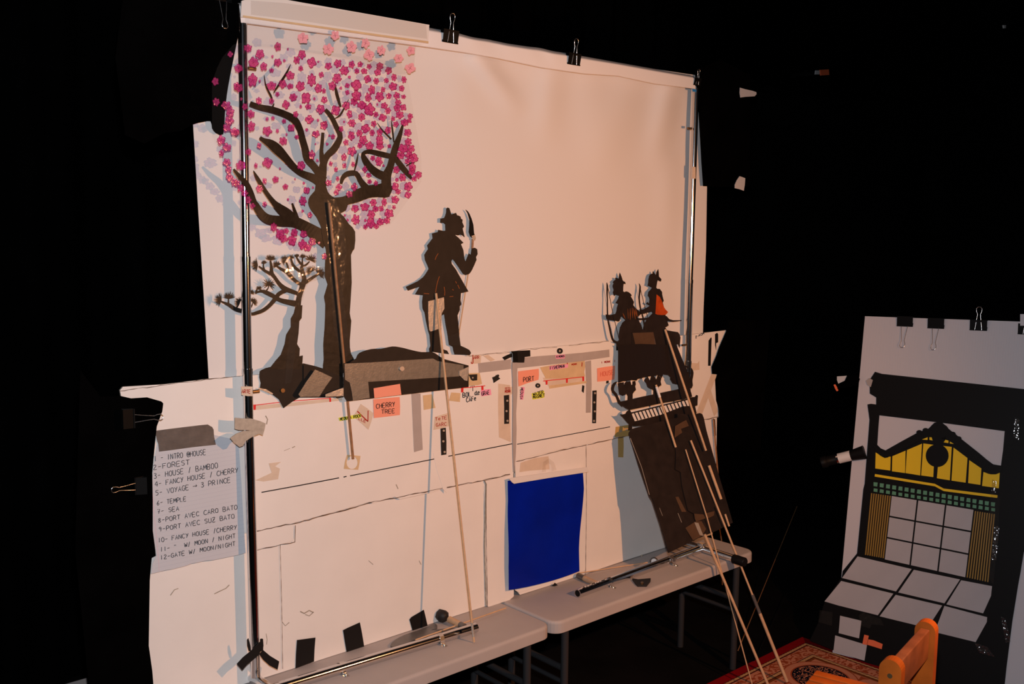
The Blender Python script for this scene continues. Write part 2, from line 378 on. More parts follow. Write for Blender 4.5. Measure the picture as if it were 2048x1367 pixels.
# ================================================================ TABLES
def folding_table(x0, x1, y0, y1, zt, label, right_legs, left_legs):
    t = thing('folding_table', ((x0 + x1) / 2, (y0 + y1) / 2, 0), label, 'table', 'grey folding tables')
    import bmesh
    bm = bmesh.new(); bmesh.ops.create_cube(bm, size=2.0)
    th = 0.042
    for v in bm.verts: v.co = Vector((v.co.x * (x1 - x0) / 2, v.co.y * (y1 - y0) / 2, v.co.z * th / 2))
    ed = [e for e in bm.edges if abs(e.verts[0].co.z - e.verts[1].co.z) > 1e-4]
    bmesh.ops.bevel(bm, geom=ed, offset=0.045, segments=6, affect='EDGES', profile=0.5)
    ed = [e for e in bm.edges if e.verts[0].co.z > 0.01 and e.verts[1].co.z > 0.01 and len(e.link_faces) == 2 and abs(e.link_faces[0].normal.z - e.link_faces[1].normal.z) > 0.5]
    bmesh.ops.bevel(bm, geom=ed, offset=0.010, segments=4, affect='EDGES', profile=0.5)
    bm.verts.index_update()
    c = Vector(((x0 + x1) / 2, (y0 + y1) / 2, zt - th / 2))
    mb = MB(); mb.add([c + v.co for v in bm.verts], [[v.index for v in f.verts] for f in bm.faces], M_table); bm.free()
    mb.build('tabletop', t)
    for xs in ([x1 - 0.085] if right_legs else []) + ([x0 + 0.085] if left_legs else []):
        for y in (-0.222, 0.06):
            xx = xs + (0.01 if y > 0 else 0)
            MB().tube([(xx, y, 0.0), (xx, y, zt - th)], 0.0135, M_leg).build('leg', t)
        MB().tube([(xs + .002, -0.21, 0.30), (xs + .006, 0.05, 0.30)], 0.011, M_leg).build('cross_brace', t)
        MB().tube([(xs + .002, -0.21, 0.25), (xs + .006, 0.05, 0.25)], 0.008, M_leg).build('cross_brace', t)
ZT = 0.4965
folding_table(-0.80, 0.947, -0.257, 0.36, ZT, 'grey plastic folding table at the left, under the cherry tree half of the screen', True, True)
folding_table(0.955, 2.122, -0.257, 0.36, ZT, 'grey plastic folding table at the right, under the blue gel and archers', True, True)

# ================================================================ SCREEN FRAME (chrome tubes)
WP = Wall(-0.026)
fr = thing('screen_frame', (0.97, -0.02, ZT), 'tall chrome tube frame holding the white shadow screen on the tables', 'frame')
def upright(pts, radii):
    P = [WP(*p) for p in pts]
    root = None
    for i in range(len(P) - 1):
        r = radii[i]
        up = MB().tube([P[i], P[i + 1]], r, M_chrome, 24)
        if i: up.tube([P[i] + Vector((0, 0, 0.002)), P[i] - Vector((0, 0, 0.012))], r + 0.0008, M_chrome, 24)
        up.build('upright_section', fr)
upright([(484.5, 12), (491, 514), (494.5, 738), (511, 1352)], [0.0122, 0.0130, 0.0138])
upright([(1392, 176), (1379.5, 560), (1376, 722), (1368, 1075)], [0.0122, 0.0130, 0.0138])
TB_ = Wall(-0.006); MB().tube([TB_(487, 24), TB_(1389, 165)], 0.009, M_chrome, 16).build('top_bar', fr)
hz = ZT + 0.016
a, b = atZ(596, 1362, hz), atZ(952, 1254, hz)
d = (b - a).normalized()
MB().tube([a - d * 0.12, b], 0.0155, M_chrome, 24).build('base_tube', fr)
a2, b2 = atZ(1155, 1186, hz), atZ(1406, 1095, hz)
MB().tube([a2, b2], 0.0155, M_chrome, 24).build('base_tube', fr)
e1 = MB(); e1.tube([a2 - (b2 - a2).normalized() * 0.0004, a2 + (b2 - a2).normalized() * 0.001], 0.0120, M_glossblack, 20); e1.build('open_tube_end', fr)
f0, f1 = atZ(1404, 1096, hz), atZ(1484, 1122, hz)
fd = (f1 - f0).normalized()
MB().tube([f0 - fd * 0.10, f1 - fd * 0.03], 0.0150, M_chrome, 20).build('foot_tube', fr, 'short chrome foot tube towards table edge')
MB().tube([f1 - fd * 0.04, f1 + fd * 0.012, f1 + fd * 0.016], [0.0185, 0.0185, 0.015], M_glossblack, 20).build('foot_cap', fr, 'black rubber end cap')
lf = atZ(512, 1358, hz)
MB().tube([lf + Vector((0, 0.03, 0)), lf + Vector((0.0, -0.20, 0))], 0.0155, M_chrome, 20).build('foot_tube', fr)
for p in ((f0.x - 0.004, f0.y, hz + 0.017),):
    MB().box(p, (0.012, 0, 0), (0, 0.014, 0), (0, 0, 0.006), M_steel, 0.003).build('corner_bolt', fr)
for (x, y) in ((497, 136), (1383, 257)):
    c = WP(x, y); s_ = 1 if x < 900 else -1
    MB().tube([c, c + Vector((0.022 * s_, 0.002, 0))], 0.0045, M_brass, 10).build('push_button', fr)
c = WP(505, 783); MB().tube([c, c + Vector((0.02, 0, 0))], 0.005, M_brass, 10).build('push_button', fr)
c = WP(1372, 689); MB().tube([c + Vector((-0.024, 0, 0)), c], 0.004, M_brass, 10).build('push_button', fr)
def pipe_strap(px, py, label):
    c = atZ(px, py, hz); dd = d; n = Vector((dd.y, -dd.x, 0)).normalized()
    if n.y > 0: n = -n
    prof = [(-0.034, -0.0145), (-0.018, -0.0145), (-0.0175, 0.0), (-0.013, 0.012), (0, 0.0175), (0.013, 0.012), (0.0175, 0.0), (0.018, -0.0145), (0.034, -0.0145)]
    vs = []
    for q in (-0.008, 0.008):
        for (u, z) in prof: vs.append(c + dd * q + n * u + Vector((0, 0, z)))
        for (u, z) in prof: vs.append(c + dd * q + n * u * 0.93 + Vector((0, 0, z - 0.0015)))
    k = len(prof); fs = []
    for i in range(k - 1):
        fs += [(i, i + 1, 2 * k + i + 1, 2 * k + i), (i, k + i, k + i + 1, i + 1), (2 * k + i, 2 * k + i + 1, 3 * k + i + 1, 3 * k + i)]
    ob = MB(); ob.add(vs, fs, M_steel); o = ob.build('pipe_strap', None, label, 'bracket', 'metal pipe straps over the base tubes')
    s = MB(); s.tube([c + n * 0.026 + Vector((0, 0, -0.0145)), c + n * 0.026 + Vector((0, 0, -0.010)), c + n * 0.026 + Vector((0, 0, -0.009))], [0.005, 0.0045, 0.002], M_steel, 12)
    s.build('screw', o)
pipe_strap(683, 1334, 'metal pipe strap on left base tube, nearest the left pole')
pipe_strap(879, 1276, 'metal pipe strap on left base tube, beside its right end')
pipe_strap(1217, 1163, 'metal pipe strap near the open end of right base tube')
pipe_strap(1342, 1120, 'metal pipe strap in shade on right base tube under leaning boards')

# ================================================================ SCREEN CLOTH
FAB = 0.019
def interp(tab, v):
    for a, b in zip(tab, tab[1:]):
        if v <= b[0]:
            t = (v - a[0]) / (b[0] - a[0]); return [p + (q - p) * t for p, q in zip(a[1:], b[1:])]
    return list(tab[-1][1:])
LT = [(0, 482, 14), (0.06, 462, 98), (0.14, 447, 200), (0.185, 430, 240), (0.20, 386, 246), (0.45, 397, 430), (0.7, 408, 600), (1, 420, 800)]
RT = [(0, 1390, 150), (0.06, 1396, 195), (0.2, 1402, 265), (0.33, 1409, 350), (0.36, 1414, 372), (0.55, 1412, 500), (0.8, 1407, 620), (1, 1404, 745)]
FOLDS = [((955, 115), (1075, 270), 9, 22), ((1105, 130), (1080, 370), 6, 30), ((1345, 150), (1290, 420), 9, 26), ((1260, 160), (1185, 420), 5, 40),
         ((930, 100), (905, 330), 4, 50), ((1180, 130), (1210, 480), 4, 40), ((1340, 330), (1330, 600), 4, 30)]
def cloth(u, v):
    lx, ly = interp(LT, v); rx, ry = interp(RT, v)
    x, y = lx + (rx - lx) * u, ly + (ry - ly) * u
    off = 0
    for (x0, y0), (x1, y1), am, wd in FOLDS:
        t = max(0, min(1, ((x - x0) * (x1 - x0) + (y - y0) * (y1 - y0)) / ((x1 - x0) ** 2 + (y1 - y0) ** 2)))
        dd = math.hypot(x - x0 - t * (x1 - x0), y - y0 - t * (y1 - y0))
        off += am * 0.001 * (1 - t * 0.6) * math.exp(-(dd / wd) ** 2) * 3.6 * math.sin(math.pi * min(1, 0.25 + t))
    return atY(x, y, FAB - off)
sc = thing('projection_screen', (0.97, FAB, 1.0), 'large white cloth shadow screen stretched in the chrome frame', 'screen')
mb = MB(); mb.grid(cloth, 150, 110, M_screen); mb.build('cloth', sc)
# hem folded over the top bar
HT = [(0, 478, 6), (0.35, 857, 55), (0.42, 922, 68), (0.5, 985, 82), (0.6, 1070, 95), (0.72, 1175, 114), (1.0, 1389, 152)]
HB = [(0, 482, 46), (0.35, 857, 95), (0.42, 925, 105), (0.5, 995, 117), (0.6, 1085, 136), (0.72, 1170, 148), (0.8, 1235, 152), (0.9, 1310, 168), (1.0, 1391, 178)]
def hem(u, v):
    tx, ty = interp(HT, u); bx, by = interp(HB, u)
    x, y = tx + (bx - tx) * v, ty + (by - ty) * v
    rip = 1.2 * math.sin(u * 60) * math.exp(-((u - 0.47) / 0.09) ** 2) + 0.8 * math.sin(u * 90) * math.exp(-((u - 0.62) / 0.05) ** 2)
    off = 0.033 * math.sin(min(1, v * 6) * math.pi / 2) * (1 if v < 0.97 else 0.55) + 0.003 * rip * (1 - v) + 0.003 * math.sin(u * 21)
    return atY(x, y + rip * (1 - v), 0.0 - off - 0.006)
mb = MB(); mb.grid(hem, 160, 24, M_hem); 
def hemback(u, v):
    tx, ty = interp(HT, u); p = hem(u, 0); return p + Vector((0, 0.035 * v, -0.004 * v * v))
mb.grid(hemback, 160, 3, M_hem)
mb.build('hem', sc, 'folded white hem over the top bar')
st = MB()
for i in range(0): pass
MB().poly(Wall(-0.034), [(1384, 177), (1396, 180), (1395, 184), (1385, 183)], M_blueslip, 0.001).build('blue_tape_strip', None, 'scrap of blue tape at the top right corner of the screen', 'tape')

# card strip with clear tape along the top left
cs = thing('card_strip', WP(668, 40), 'long white card strip taped over the top left of the screen', 'card')
K = Wall(-0.048)
MB().poly(K, [(482, 2), (520, -8), (560, -2), (857, 50), (855, 87), (480, 34)], M_card, 0.004).build('card', cs)
MB().poly(K, [(484, 31), (855, 83), (855, 87), (484, 35)], M_masking, 0.0006, 0.0045).build('lower_edge_tape', cs, 'brown tape edge')
MB().poly(K, [(500, 2), (560, 6), (700, 24), (850, 50), (852, 78), (730, 62), (600, 42), (500, 30)], M_clear, 0.0008, 0.005).build('clear_tape', cs)
ac = MB(); ac.poly(K, [(490, 36), (853, 88), (832, 92), (829, 120), (828, 145), (790, 150), (700, 118), (560, 96), (495, 90)], M_acetate, 0.0005, 0.0)
ac.build('acetate_sheet', cs)
def flower(mb, mp, x, y, dia, m, md, seed, off=0.0, vein=True, n=5):
    dia *= 1.14
    rnd = random.Random(seed); r = dia / 2; a0 = rnd.uniform(0, 6.28)
    lob = rnd.choice([4, 5, 5, 5, 6]) if r > 4 else 3
    sx, sy = rnd.uniform(0.78, 1.05), rnd.uniform(0.85, 1.1)
    out = []; N = 34 if r > 4 else 12
    for i in range(N):
        a = 2 * math.pi * i / N
        q = r * (0.68 + 0.36 * abs(math.cos(lob * (a + a0) / 2)) ** 0.7) * rnd.uniform(0.88, 1.12)
        out.append((x + q * math.cos(a) * sx * 0.95, y + q * math.sin(a) * sy))
    inn = [(x + (p[0] - x) * 0.86, y + (p[1] - y) * 0.86) for p in out]
    mb.poly(mp, inn, m, 0.0005, off)
    mb.poly(mp, [out, inn], md, 0.0006, off)
    if vein and r > 4.5:
        for k in range(lob):
            a = a0 + 2 * math.pi * (k + 0.5) / lob
            mb.stroke(mp, [(x, y), (x + math.cos(a) * r * 0.25, y + math.sin(a) * r * 0.28), (x + math.cos(a + .15) * r * 0.55, y + math.sin(a + .15) * r * 0.58)], md, 0.0003, off + 0.0008, w=0.55)
PALE = cv(650, 50, 6.835, [(135, 145, 125), (360, 300, 150), (550, 250, 115), (600, 410, 145), (765, 345, 120), (1170, 350, 105), (1005, 455, 115), (1160, 590, 125)]) + cv(470, 50, 6.835, [(925, 180, 155), (1270, 330, 140)])
for i, (x, y, dd) in enumerate(PALE):
    b_ = MB(); flower(b_, K, x, y, dd * 1.05, M_pale, M_pale, 900 + i, 0.001); 
    for k in range(4):
        a_ = k * 1.5 + i; b_.stroke(K, [(x, y), (x + math.cos(a_) * dd * .25, y + math.sin(a_) * dd * .25)], M_paledk, 0.0003, 0.0018, w=0.6)
    b_.build('pale_blossom', cs, 'pale pink blossom')

# ================================================================ CHERRY TREE PUPPET
TS = Curved([(380, -0.075), (470, -0.060), (520, -0.045), (625, -0.007), (700, -0.007), (780, 0.006), (900, 0.008)])
ct = thing('cherry_tree_puppet', (0.25, -0.03, 0.95), 'tall black cherry tree puppet with magenta blossoms on clear film', 'puppet')
A = lambda pts: cv(360, 0, 3.254, pts)
B = lambda pts: cv(360, 380, 3.254, pts)
C3 = lambda pts: cv(470, 240, 6.835, pts)
acet = A([(380, 280), (440, 260), (1450, 400), (1480, 470), (1470, 600), (1500, 740), (1520, 900), (1550, 1010), (1575, 1130), (1540, 1180), (1520, 1290)]) + B([(1460, 40), (1400, 160), (1370, 210), (1200, 262), (1100, 225), (1060, 160), (960, 10), (940, 480), (830, 395), (700, 340), (600, 260), (520, 180), (420, 30)]) + A([(330, 1190), (280, 1040), (240, 960), (215, 860), (190, 640), (200, 500), (300, 330)])
# keep the film to the curved sheet: strips from left to right
def sheet(mb, mp, left, right, top, bot, m, nx=40, off=0):
    def f(u, v):
        x = left + (right - left) * u
        return mp(x, top(x) + (bot(x) - top(x)) * v, off)
    mb.grid(f, nx, 8, m)
TOPL = [(420, 0, 175), (440, 0, 120), (470, 0, 85), (520, 0, 88), (700, 0, 110), (800, 0, 125), (815, 0, 150), (845, 0, 330)]
def tabx(tab): return lambda x: interp([(q[0],) + tuple(q[2:]) for q in tab], x)[0]
BOTL = [(420, 0, 260), (450, 0, 335), (500, 0, 400), (540, 0, 470), (600, 0, 500), (640, 0, 510), (690, 0, 430), (730, 0, 460), (780, 0, 450), (845, 0, 360)]
sb = MB(); sheet(sb, TS, 424, 843, tabx(TOPL), tabx(BOTL), M_acetate); sb.build('acetate_sheet', ct)
tr = MB()
trunk = B([(885, -30), (880, 0), (845, 40), (833, 80), (850, 125), (885, 170), (905, 210), (920, 250), (930, 330), (945, 370), (950, 400), (945, 450), (942, 560), (960, 610),
           (937, 690), (945, 740), (940, 900), (932, 1000), (935, 1100), (930, 1170), (975, 1210), (985, 1330), (1060, 1345), (1062, 1190), (1140, 1130), (1112, 1060), (1105, 980), (1115, 850), (1105, 800),
           (1118, 600), (1113, 420), (1135, 380), (1140, 270), (1100, 220), (1065, 170), (1045, 150), (1080, 130), (1095, 80), (1090, 60), (1040, 60), (990, 40), (962, 10), (945, -40), (915, -60)])
tr.poly(TS, trunk, M_tree, 0.002, smooth=2)
BR = [A([(455, 672, 30), (520, 695, 34), (600, 712, 40), (690, 745, 42), (745, 780, 50), (780, 840, 42), (795, 900, 44), (812, 960, 46), (830, 1030, 52), (870, 1080, 46), (905, 1125, 50), (930, 1170, 60)]),
      A([(548, 488, 3), (560, 560, 9), (590, 620, 13), (602, 655, 8)]), A([(612, 672, 7), (603, 695, 14), (595, 712, 44)]), A([(720, 418, 3), (690, 480, 14), (640, 555, 13), (608, 605, 4)]),
      A([(520, 893, 20), (545, 912, 30), (590, 935, 56), (635, 972, 66), (690, 1030, 52), (740, 1085, 44), (790, 1125, 42), (850, 1150, 50), (900, 1175, 62), (930, 1220, 60)]),
      A([(945, 712, 24), (985, 760, 30), (1020, 830, 32), (1042, 890, 36), (1005, 965, 46), (960, 1010, 42), (935, 1060, 46), (925, 1120, 60), (918, 1180, 65), (915, 1260, 80), (920, 1300, 90)]),
      A([(930, 862, 20), (925, 930, 24), (920, 990, 26), (930, 1050, 44)]), A([(1098, 645, 3), (1070, 700, 10), (1040, 750, 12), (1005, 772, 4)]), A([(1008, 545, 5), (1020, 610, 22), (1045, 695, 14)]),
      A([(960, 1320, 70), (1040, 1312, 60), (1090, 1300, 62), (1150, 1275, 80), (1220, 1248, 82), (1290, 1240, 84), (1340, 1238, 100), (1375, 1250, 64)]),
      A([(1345, 1230, 64), (1343, 1150, 62), (1368, 1085, 46), (1385, 1020, 45), (1405, 950, 42), (1430, 880, 30), (1450, 812, 14)]),
      A([(1345, 1150, 56), (1290, 1130, 54), (1240, 1090, 46), (1207, 1045, 42), (1192, 1000, 26), (1235, 985, 28), (1300, 1000, 36), (1395, 1022, 32)]),
      A([(1220, 1235, 56), (1178, 1180, 36), (1145, 1128, 34), (1090, 1130, 34), (1058, 1158, 28), (1048, 1195, 18)]), A([(1160, 995, 4), (1150, 1050, 14), (1135, 1110, 8)]),
      A([(1400, 1025, 34), (1440, 1080, 38), (1475, 1122, 34), (1507, 1162, 16)]), A([(1283, 798, 3), (1320, 850, 10), (1375, 905, 11)]), A([(1375, 780, 3), (1382, 840, 12), (1392, 925, 9)]),
      A([(1530, 1058, 4), (1500, 1062, 10), (1472, 1080, 8)]),
      A([(348, 1100, 14), (395, 1155, 30), (432, 1195, 36), (460, 1250, 36), (480, 1310, 38)]) + B([(490, 95, 46), (530, 155, 54), (575, 188, 60), (650, 200, 66), (740, 205, 70), (820, 240, 72), (880, 280, 90), (960, 330, 110)]),
      A([(478, 1110, 6), (510, 1170, 26), (560, 1250, 28), (605, 1310, 34)]) + B([(640, 110, 52), (690, 150, 70), (750, 195, 60)]), B([(730, 85, 12), (748, 140, 22), (770, 200, 26)])]
for i, b_ in enumerate(BR): tr.stroke(TS, b_, M_tree, 0.0018 - 0.00004 * i, smooth=3)
tr.build('tree_trunk', ct, 'black painted trunk and branches')
MB().poly(TS, B([(935, 60), (1010, 60), (1060, 180), (1085, 400), (1060, 660), (1110, 1060), (1060, 1100), (1000, 900), (980, 600), (960, 300)]), M_clear, 0.0006, 0.003).build('clear_tape', ct)
BL = []
BL += cv(470, 50, 6.835, [(175, 315, 110), (340, 395, 120), (255, 510, 130), (390, 565, 110), (500, 615, 60), (585, 295, 110), (512, 428, 40), (722, 325, 30), (583, 510, 95), (675, 485, 40), (845, 478, 90), (915, 400, 110), (1050, 510, 140), (1140, 500, 30), (900, 592, 75), (1180, 678, 70), (240, 750, 150), (337, 762, 40), (500, 830, 120), (650, 805, 110), (755, 690, 110), (755, 835, 80), (895, 835, 120), (1048, 750, 140), (1140, 865, 110), (1215, 900, 60), (580, 940, 60), (795, 985, 100), (970, 995, 150), (1085, 1005, 35), (1220, 1020, 90), (325, 1035, 90), (500, 1035, 80), (697, 1085, 100), (1000, 1115, 80), (898, 1115, 45), (1170, 1150, 120), (215, 1215, 110), (830, 1220, 80), (1015, 1290, 110), (1135, 1300, 35), (440, 1280, 50), (518, 1270, 50), (670, 1310, 60), (80, 600, 60), (55, 860, 100), (85, 1010, 40), (135, 1115, 80), (1330, 830, 110)])
BL += cv(650, 50, 6.835, [(45, 560, 95), (175, 525, 110), (265, 620, 130), (165, 725, 120), (365, 540, 100), (480, 535, 70), (605, 565, 70), (750, 560, 100), (435, 630, 75), (535, 630, 85), (720, 645, 95), (870, 620, 90), (580, 735, 100), (700, 765, 90), (840, 757, 75), (945, 715, 85), (1080, 745, 80), (335, 710, 40), (305, 825, 65), (430, 820, 140), (215, 860, 35), (640, 885, 110), (795, 880, 65), (930, 840, 100), (1050, 865, 90), (305, 920, 60), (430, 965, 130), (590, 990, 110), (745, 975, 115), (870, 970, 80), (980, 965, 90), (1075, 980, 60), (400, 1040, 100), (290, 1100, 100), (505, 1090, 120), (715, 1085, 30), (605, 1155, 140), (810, 1100, 85), (1000, 1055, 80), (985, 1130, 90), (1070, 1125, 85), (145, 1165, 115), (860, 1170, 90), (335, 1215, 95), (500, 1255, 95), (695, 1220, 75), (790, 1265, 100), (1020, 1225, 100), (1165, 1245, 70), (930, 1280, 70), (1150, 1310, 65), (260, 1320, 30), (0, 1340, 70)])
BL += C3([(225, 85, 120), (440, 145, 120), (580, 145, 50), (660, 285, 110), (770, 105, 95), (705, 195, 30), (845, 230, 60), (980, 130, 40), (1105, 190, 100), (1215, 75, 100), (330, 350, 70), (185, 435, 90), (445, 580, 140), (285, 620, 60), (615, 660, 30), (905, 620, 110), (1050, 475, 110), (1100, 325, 25), (1260, 325, 45), (1290, 210, 35), (1340, 225, 70), (1125, 550, 40), (1310, 595, 60), (555, 810, 95), (405, 830, 70), (690, 910, 85), (335, 935, 110), (820, 805, 25), (940, 860, 35), (980, 960, 100), (1065, 920, 30), (1280, 855, 80), (930, 1105, 110), (725, 1080, 30), (405, 1145, 60), (925, 1240, 35), (1025, 1295, 80), (80, 620, 130), (25, 170, 80), (30, 860, 90), (80, 930, 100), (130, 1000, 90), (180, 1090, 90), (240, 1170, 80)])
BL += cv(650, 240, 5.945, [(320, 35, 90), (190, 105, 65), (250, 265, 60), (315, 185, 95), (320, 370, 115), (225, 440, 80), (230, 540, 60), (335, 525, 55), (130, 585, 55), (150, 695, 50), (165, 795, 75), (135, 860, 70), (350, 795, 80), (290, 880, 80), (485, 100, 110), (410, 155, 80), (580, 45, 75), (560, 150, 65), (650, 145, 80), (750, 120, 80), (845, 50, 70), (455, 235, 110), (415, 300, 60), (530, 305, 95), (650, 240, 105), (655, 310, 85), (765, 310, 50), (570, 450, 55), (640, 490, 95), (695, 540, 35), (475, 585, 70), (520, 655, 60), (530, 730, 60), (605, 750, 60), (945, 30, 90), (985, 150, 85), (990, 260, 90), (1025, 340, 80), (930, 340, 110), (900, 420, 90), (1000, 420, 80), (1055, 450, 100), (980, 490, 70), (1040, 560, 90), (1030, 610, 90), (1110, 650, 80), (1060, 700, 60), (850, 590, 90), (925, 680, 80), (855, 710, 45), (835, 790, 90), (870, 850, 60), (990, 790, 110), (985, 890, 80), (835, 945, 95), (820, 1035, 50), (575, 980, 85), (705, 975, 80), (475, 1030, 100), (360, 1050, 90), (600, 1055, 70), (670, 1050, 75), (550, 1120, 110), (760, 1110, 120), (365, 1180, 110), (545, 1225, 110), (480, 1270, 60), (660, 1210, 80), (735, 1195, 80), (610, 1260, 60), (235, 1130, 30), (270, 1185, 30), (480, 1190, 30)])
BL += B([(610, 240, 50), (650, 285, 60), (690, 265, 35), (745, 275, 55), (805, 285, 45), (730, 325, 65), (675, 315, 50), (800, 355, 65), (860, 335, 50), (830, 375, 45), (905, 343, 20), (940, 430, 40)])
BL += cv(370, 0, 3.04, [(275, 330, 40), (325, 415, 45), (315, 525, 50), (185, 495, 45), (190, 620, 50), (250, 640, 55), (275, 680, 55), (270, 730, 50), (255, 775, 50), (300, 800, 50), (220, 850, 48), (255, 895, 48), (222, 930, 38), (255, 985, 45), (265, 1030, 45), (270, 1075, 45), (300, 1105, 42)])
BL.sort(key=lambda q: -q[2])
rest = MB()
for i, (x, y, dd) in enumerate(BL):
    off = 0.0028 + (i % 7) * 0.00012
    if i < 100:
        b_ = MB(); flower(b_, TS, x, y, dd, M_petal, M_petaldk, i, off); b_.build('blossom', ct)
    else: flower(rest, TS, x, y, dd, M_petal, M_petaldk, i, off)
rest.build('blossom', ct, 'the smaller magenta blossoms', kind='stuff')
# control rod of the tree
p0 = TS(658, 405, 0.012); p1 = atY(706, 917, -0.014)
MB().tube([p0, p1], 0.0042, M_wooddark, 12).build('control_rod', ct)
MB().tube([p0 + Vector((0.001, -0.003, 0)), p0.lerp(p1, 0.42) + Vector((0.001, -0.003, 0))], 0.0030, M_clear, 10).build('rod_tape', ct)

# ================================================================ GROUND PIECE (hill, black strip, tape)
C8 = lambda pts: cv(480, 660, 4.267, pts)
G = Wall(-0.020)
gp = thing('ground_puppet', (0.5, -0.02, 1.2), 'long black hill strip patched with silver duct tape, at foot of the cherry tree', 'puppet')
MB().poly(G, C8([(990, 290), (990, 240), (1020, 192), (1120, 160), (1200, 158), (1300, 138), (1380, 148), (1460, 168), (1550, 186), (1640, 186), (1700, 222), (1740, 250), (1740, 290)]), M_black, 0.0018, smooth=3).build('hill', gp)
MB().poly(G, C8([(880, 280), (1740, 246), (1945, 300), (1945, 482), (1110, 580), (910, 605), (880, 560)]), M_black, 0.002, 0.0019).build('ground_strip', gp)
MB().poly(G, C8([(885, 284), (1130, 272), (1640, 240), (1680, 262), (1900, 297), (1900, 372), (1860, 392), (1400, 420), (1090, 438), (925, 442), (890, 420)]), M_duct, 0.0006, 0.004).build('duct_tape', gp)
MB().poly(G, C8([(925, 436), (1085, 434), (1098, 575), (955, 598), (945, 520)]), M_duct, 0.0006, 0.0048).build('duct_tape', gp)
MB().poly(G, C8([(1860, 345), (1942, 308), (1930, 430), (1905, 425), (1860, 380)]), M_shine, 0.002, 0.005).build('crinkled_tape', gp)
MB().poly(G, C8([(1640, 185), (1745, 200), (1960, 225), (1965, 245), (1950, 300), (1750, 250), (1680, 232)]), M_card, 0.001, 0.0).build('paper_backing', gp, 'white paper showing behind hill')
MB().disc(G, *C8([(1368, 325)])[0], 4.6, M_disc, 0.005, 0.005).build('magnet', gp, 'round pale magnet')

# ================================================================ PINE PUPPET
N5 = lambda pts: cv(400, 480, 7.585, pts)
PW = Wall(-0.0035)
pn = thing('pine_tree_puppet', (0.1, -0.01, 1.2), 'small windswept black pine puppet growing from a rock, behind the left pole', 'puppet')
pt = MB()
pt.poly(PW, B([(750, 755), (795, 748), (790, 830), (775, 850), (770, 930), (760, 1000), (778, 1030), (775, 1080), (798, 1075), (795, 1120), (780, 1165), (600, 1165), (585, 1155), (620, 1110), (655, 1070), (680, 1000), (690, 940), (720, 890), (720, 835), (740, 800)]), M_tree, 0.0018)
PB = [[(1480, 1000, 90), (1500, 870, 75), (1535, 750, 75), (1555, 680, 80), (1580, 600, 70), (1560, 500, 56), (1540, 420, 46), (1550, 380, 26)], [(1560, 660, 60), (1640, 610, 46), (1700, 570, 40), (1745, 540, 34), (1800, 510, 18)],
      [(1560, 690, 50), (1440, 610, 46), (1370, 540, 56), (1310, 480, 50), (1220, 430, 36), (1160, 390, 22)], [(1340, 490, 30), (1330, 400, 26), (1305, 330, 18)], [(1545, 490, 40), (1460, 430, 40), (1400, 360, 38), (1380, 280, 22)],
      [(1560, 390, 30), (1500, 320, 30), (1460, 255, 18)], [(1555, 390, 26), (1550, 310, 18), (1555, 260, 14)], [(1560, 390, 24), (1610, 370, 24), (1660, 320, 14)], [(1510, 830, 60), (1460, 800, 55), (1380, 770, 62), (1280, 730, 72), (1200, 660, 58), (1130, 560, 50), (1085, 500, 60), (1080, 400, 40), (1065, 310, 24)],
      [(1070, 510, 50), (980, 460, 36), (890, 395, 22)], [(980, 460, 24), (960, 400, 20), (965, 350, 14)], [(1320, 750, 56), (1200, 810, 60), (1130, 900, 60), (1050, 990, 56), (960, 1060, 54), (860, 1100, 52), (770, 1118, 46), (620, 1070, 60), (530, 1040, 58), (440, 980, 50), (360, 945, 30), (290, 915, 18)],
      [(430, 980, 30), (430, 920, 20), (430, 880, 14)], [(540, 1040, 24), (580, 980, 18), (590, 940, 12)], [(1450, 960, 90), (1300, 930, 72), (1200, 900, 60), (1100, 840, 62), (1000, 790, 60), (930, 770, 38), (860, 790, 16)], [(1000, 770, 20), (1035, 720, 14), (1040, 680, 12)], [(960, 770, 20), (890, 735, 12)], [(770, 1010, 30), (790, 980, 16), (800, 940, 10)]]
for i, b_ in enumerate(PB): pt.stroke(PW, N5(b_), M_tree, 0.0017 - 0.00004 * i, smooth=3)
pt.build('pine_trunk', pn)
ROS = [(865, 375, 105, 100, 260), (1065, 300, 90, 15, 165), (1160, 385, 75, 30, 210), (1290, 300, 80, 60, 250), (1375, 270, 60, 0, 190), (1465, 255, 50, 40, 150), (1555, 260, 60, 20, 165), (1670, 300, 95, -30, 170), (1680, 470, 90, 30, 230), (1800, 510, 100, -40, 130), (1800, 510, 70, -60, 60), (1040, 670, 105, -50, 215), (890, 735, 50, 20, 200), (862, 785, 45, 90, 230), (315, 905, 110, 90, 250), (430, 880, 105, 10, 170), (595, 940, 85, 60, 250), (765, 800, 60, -20, 110), (800, 935, 75, -60, 150), (965, 350, 50, 20, 170)]
for i, (x, y, r, a0, a1) in enumerate(ROS):
    b_ = MB(); k = 15 if r > 70 else 10
    for j in range(k):
        a_ = math.radians(a0 + (a1 - a0) * j / (k - 1) + random.uniform(-3, 3)); q = r * random.uniform(0.85, 1.08)
        e = (x + math.cos(a_) * q, y - math.sin(a_) * q); s_ = 9
        b_.stroke(PW, N5([(x, y, 13), (x + (e[0] - x) * .55, y + (e[1] - y) * .55, 9), (e[0], e[1], 2)]), M_tree, 0.0009, 0.0019 + 0.00005 * j)
    b_.build('needle_cluster', pn)
MB().poly(PW, C8([(168, 350), (185, 338), (220, 322), (330, 297), (450, 285), (545, 283), (640, 305), (720, 330), (800, 365), (880, 400), (880, 572), (505, 574), (440, 612), (370, 664), (330, 590), (250, 530), (205, 512), (168, 500), (176, 450), (164, 400)]), M_black, 0.002, -0.0005).build('rock', pn)
RK = Wall(-0.0245)
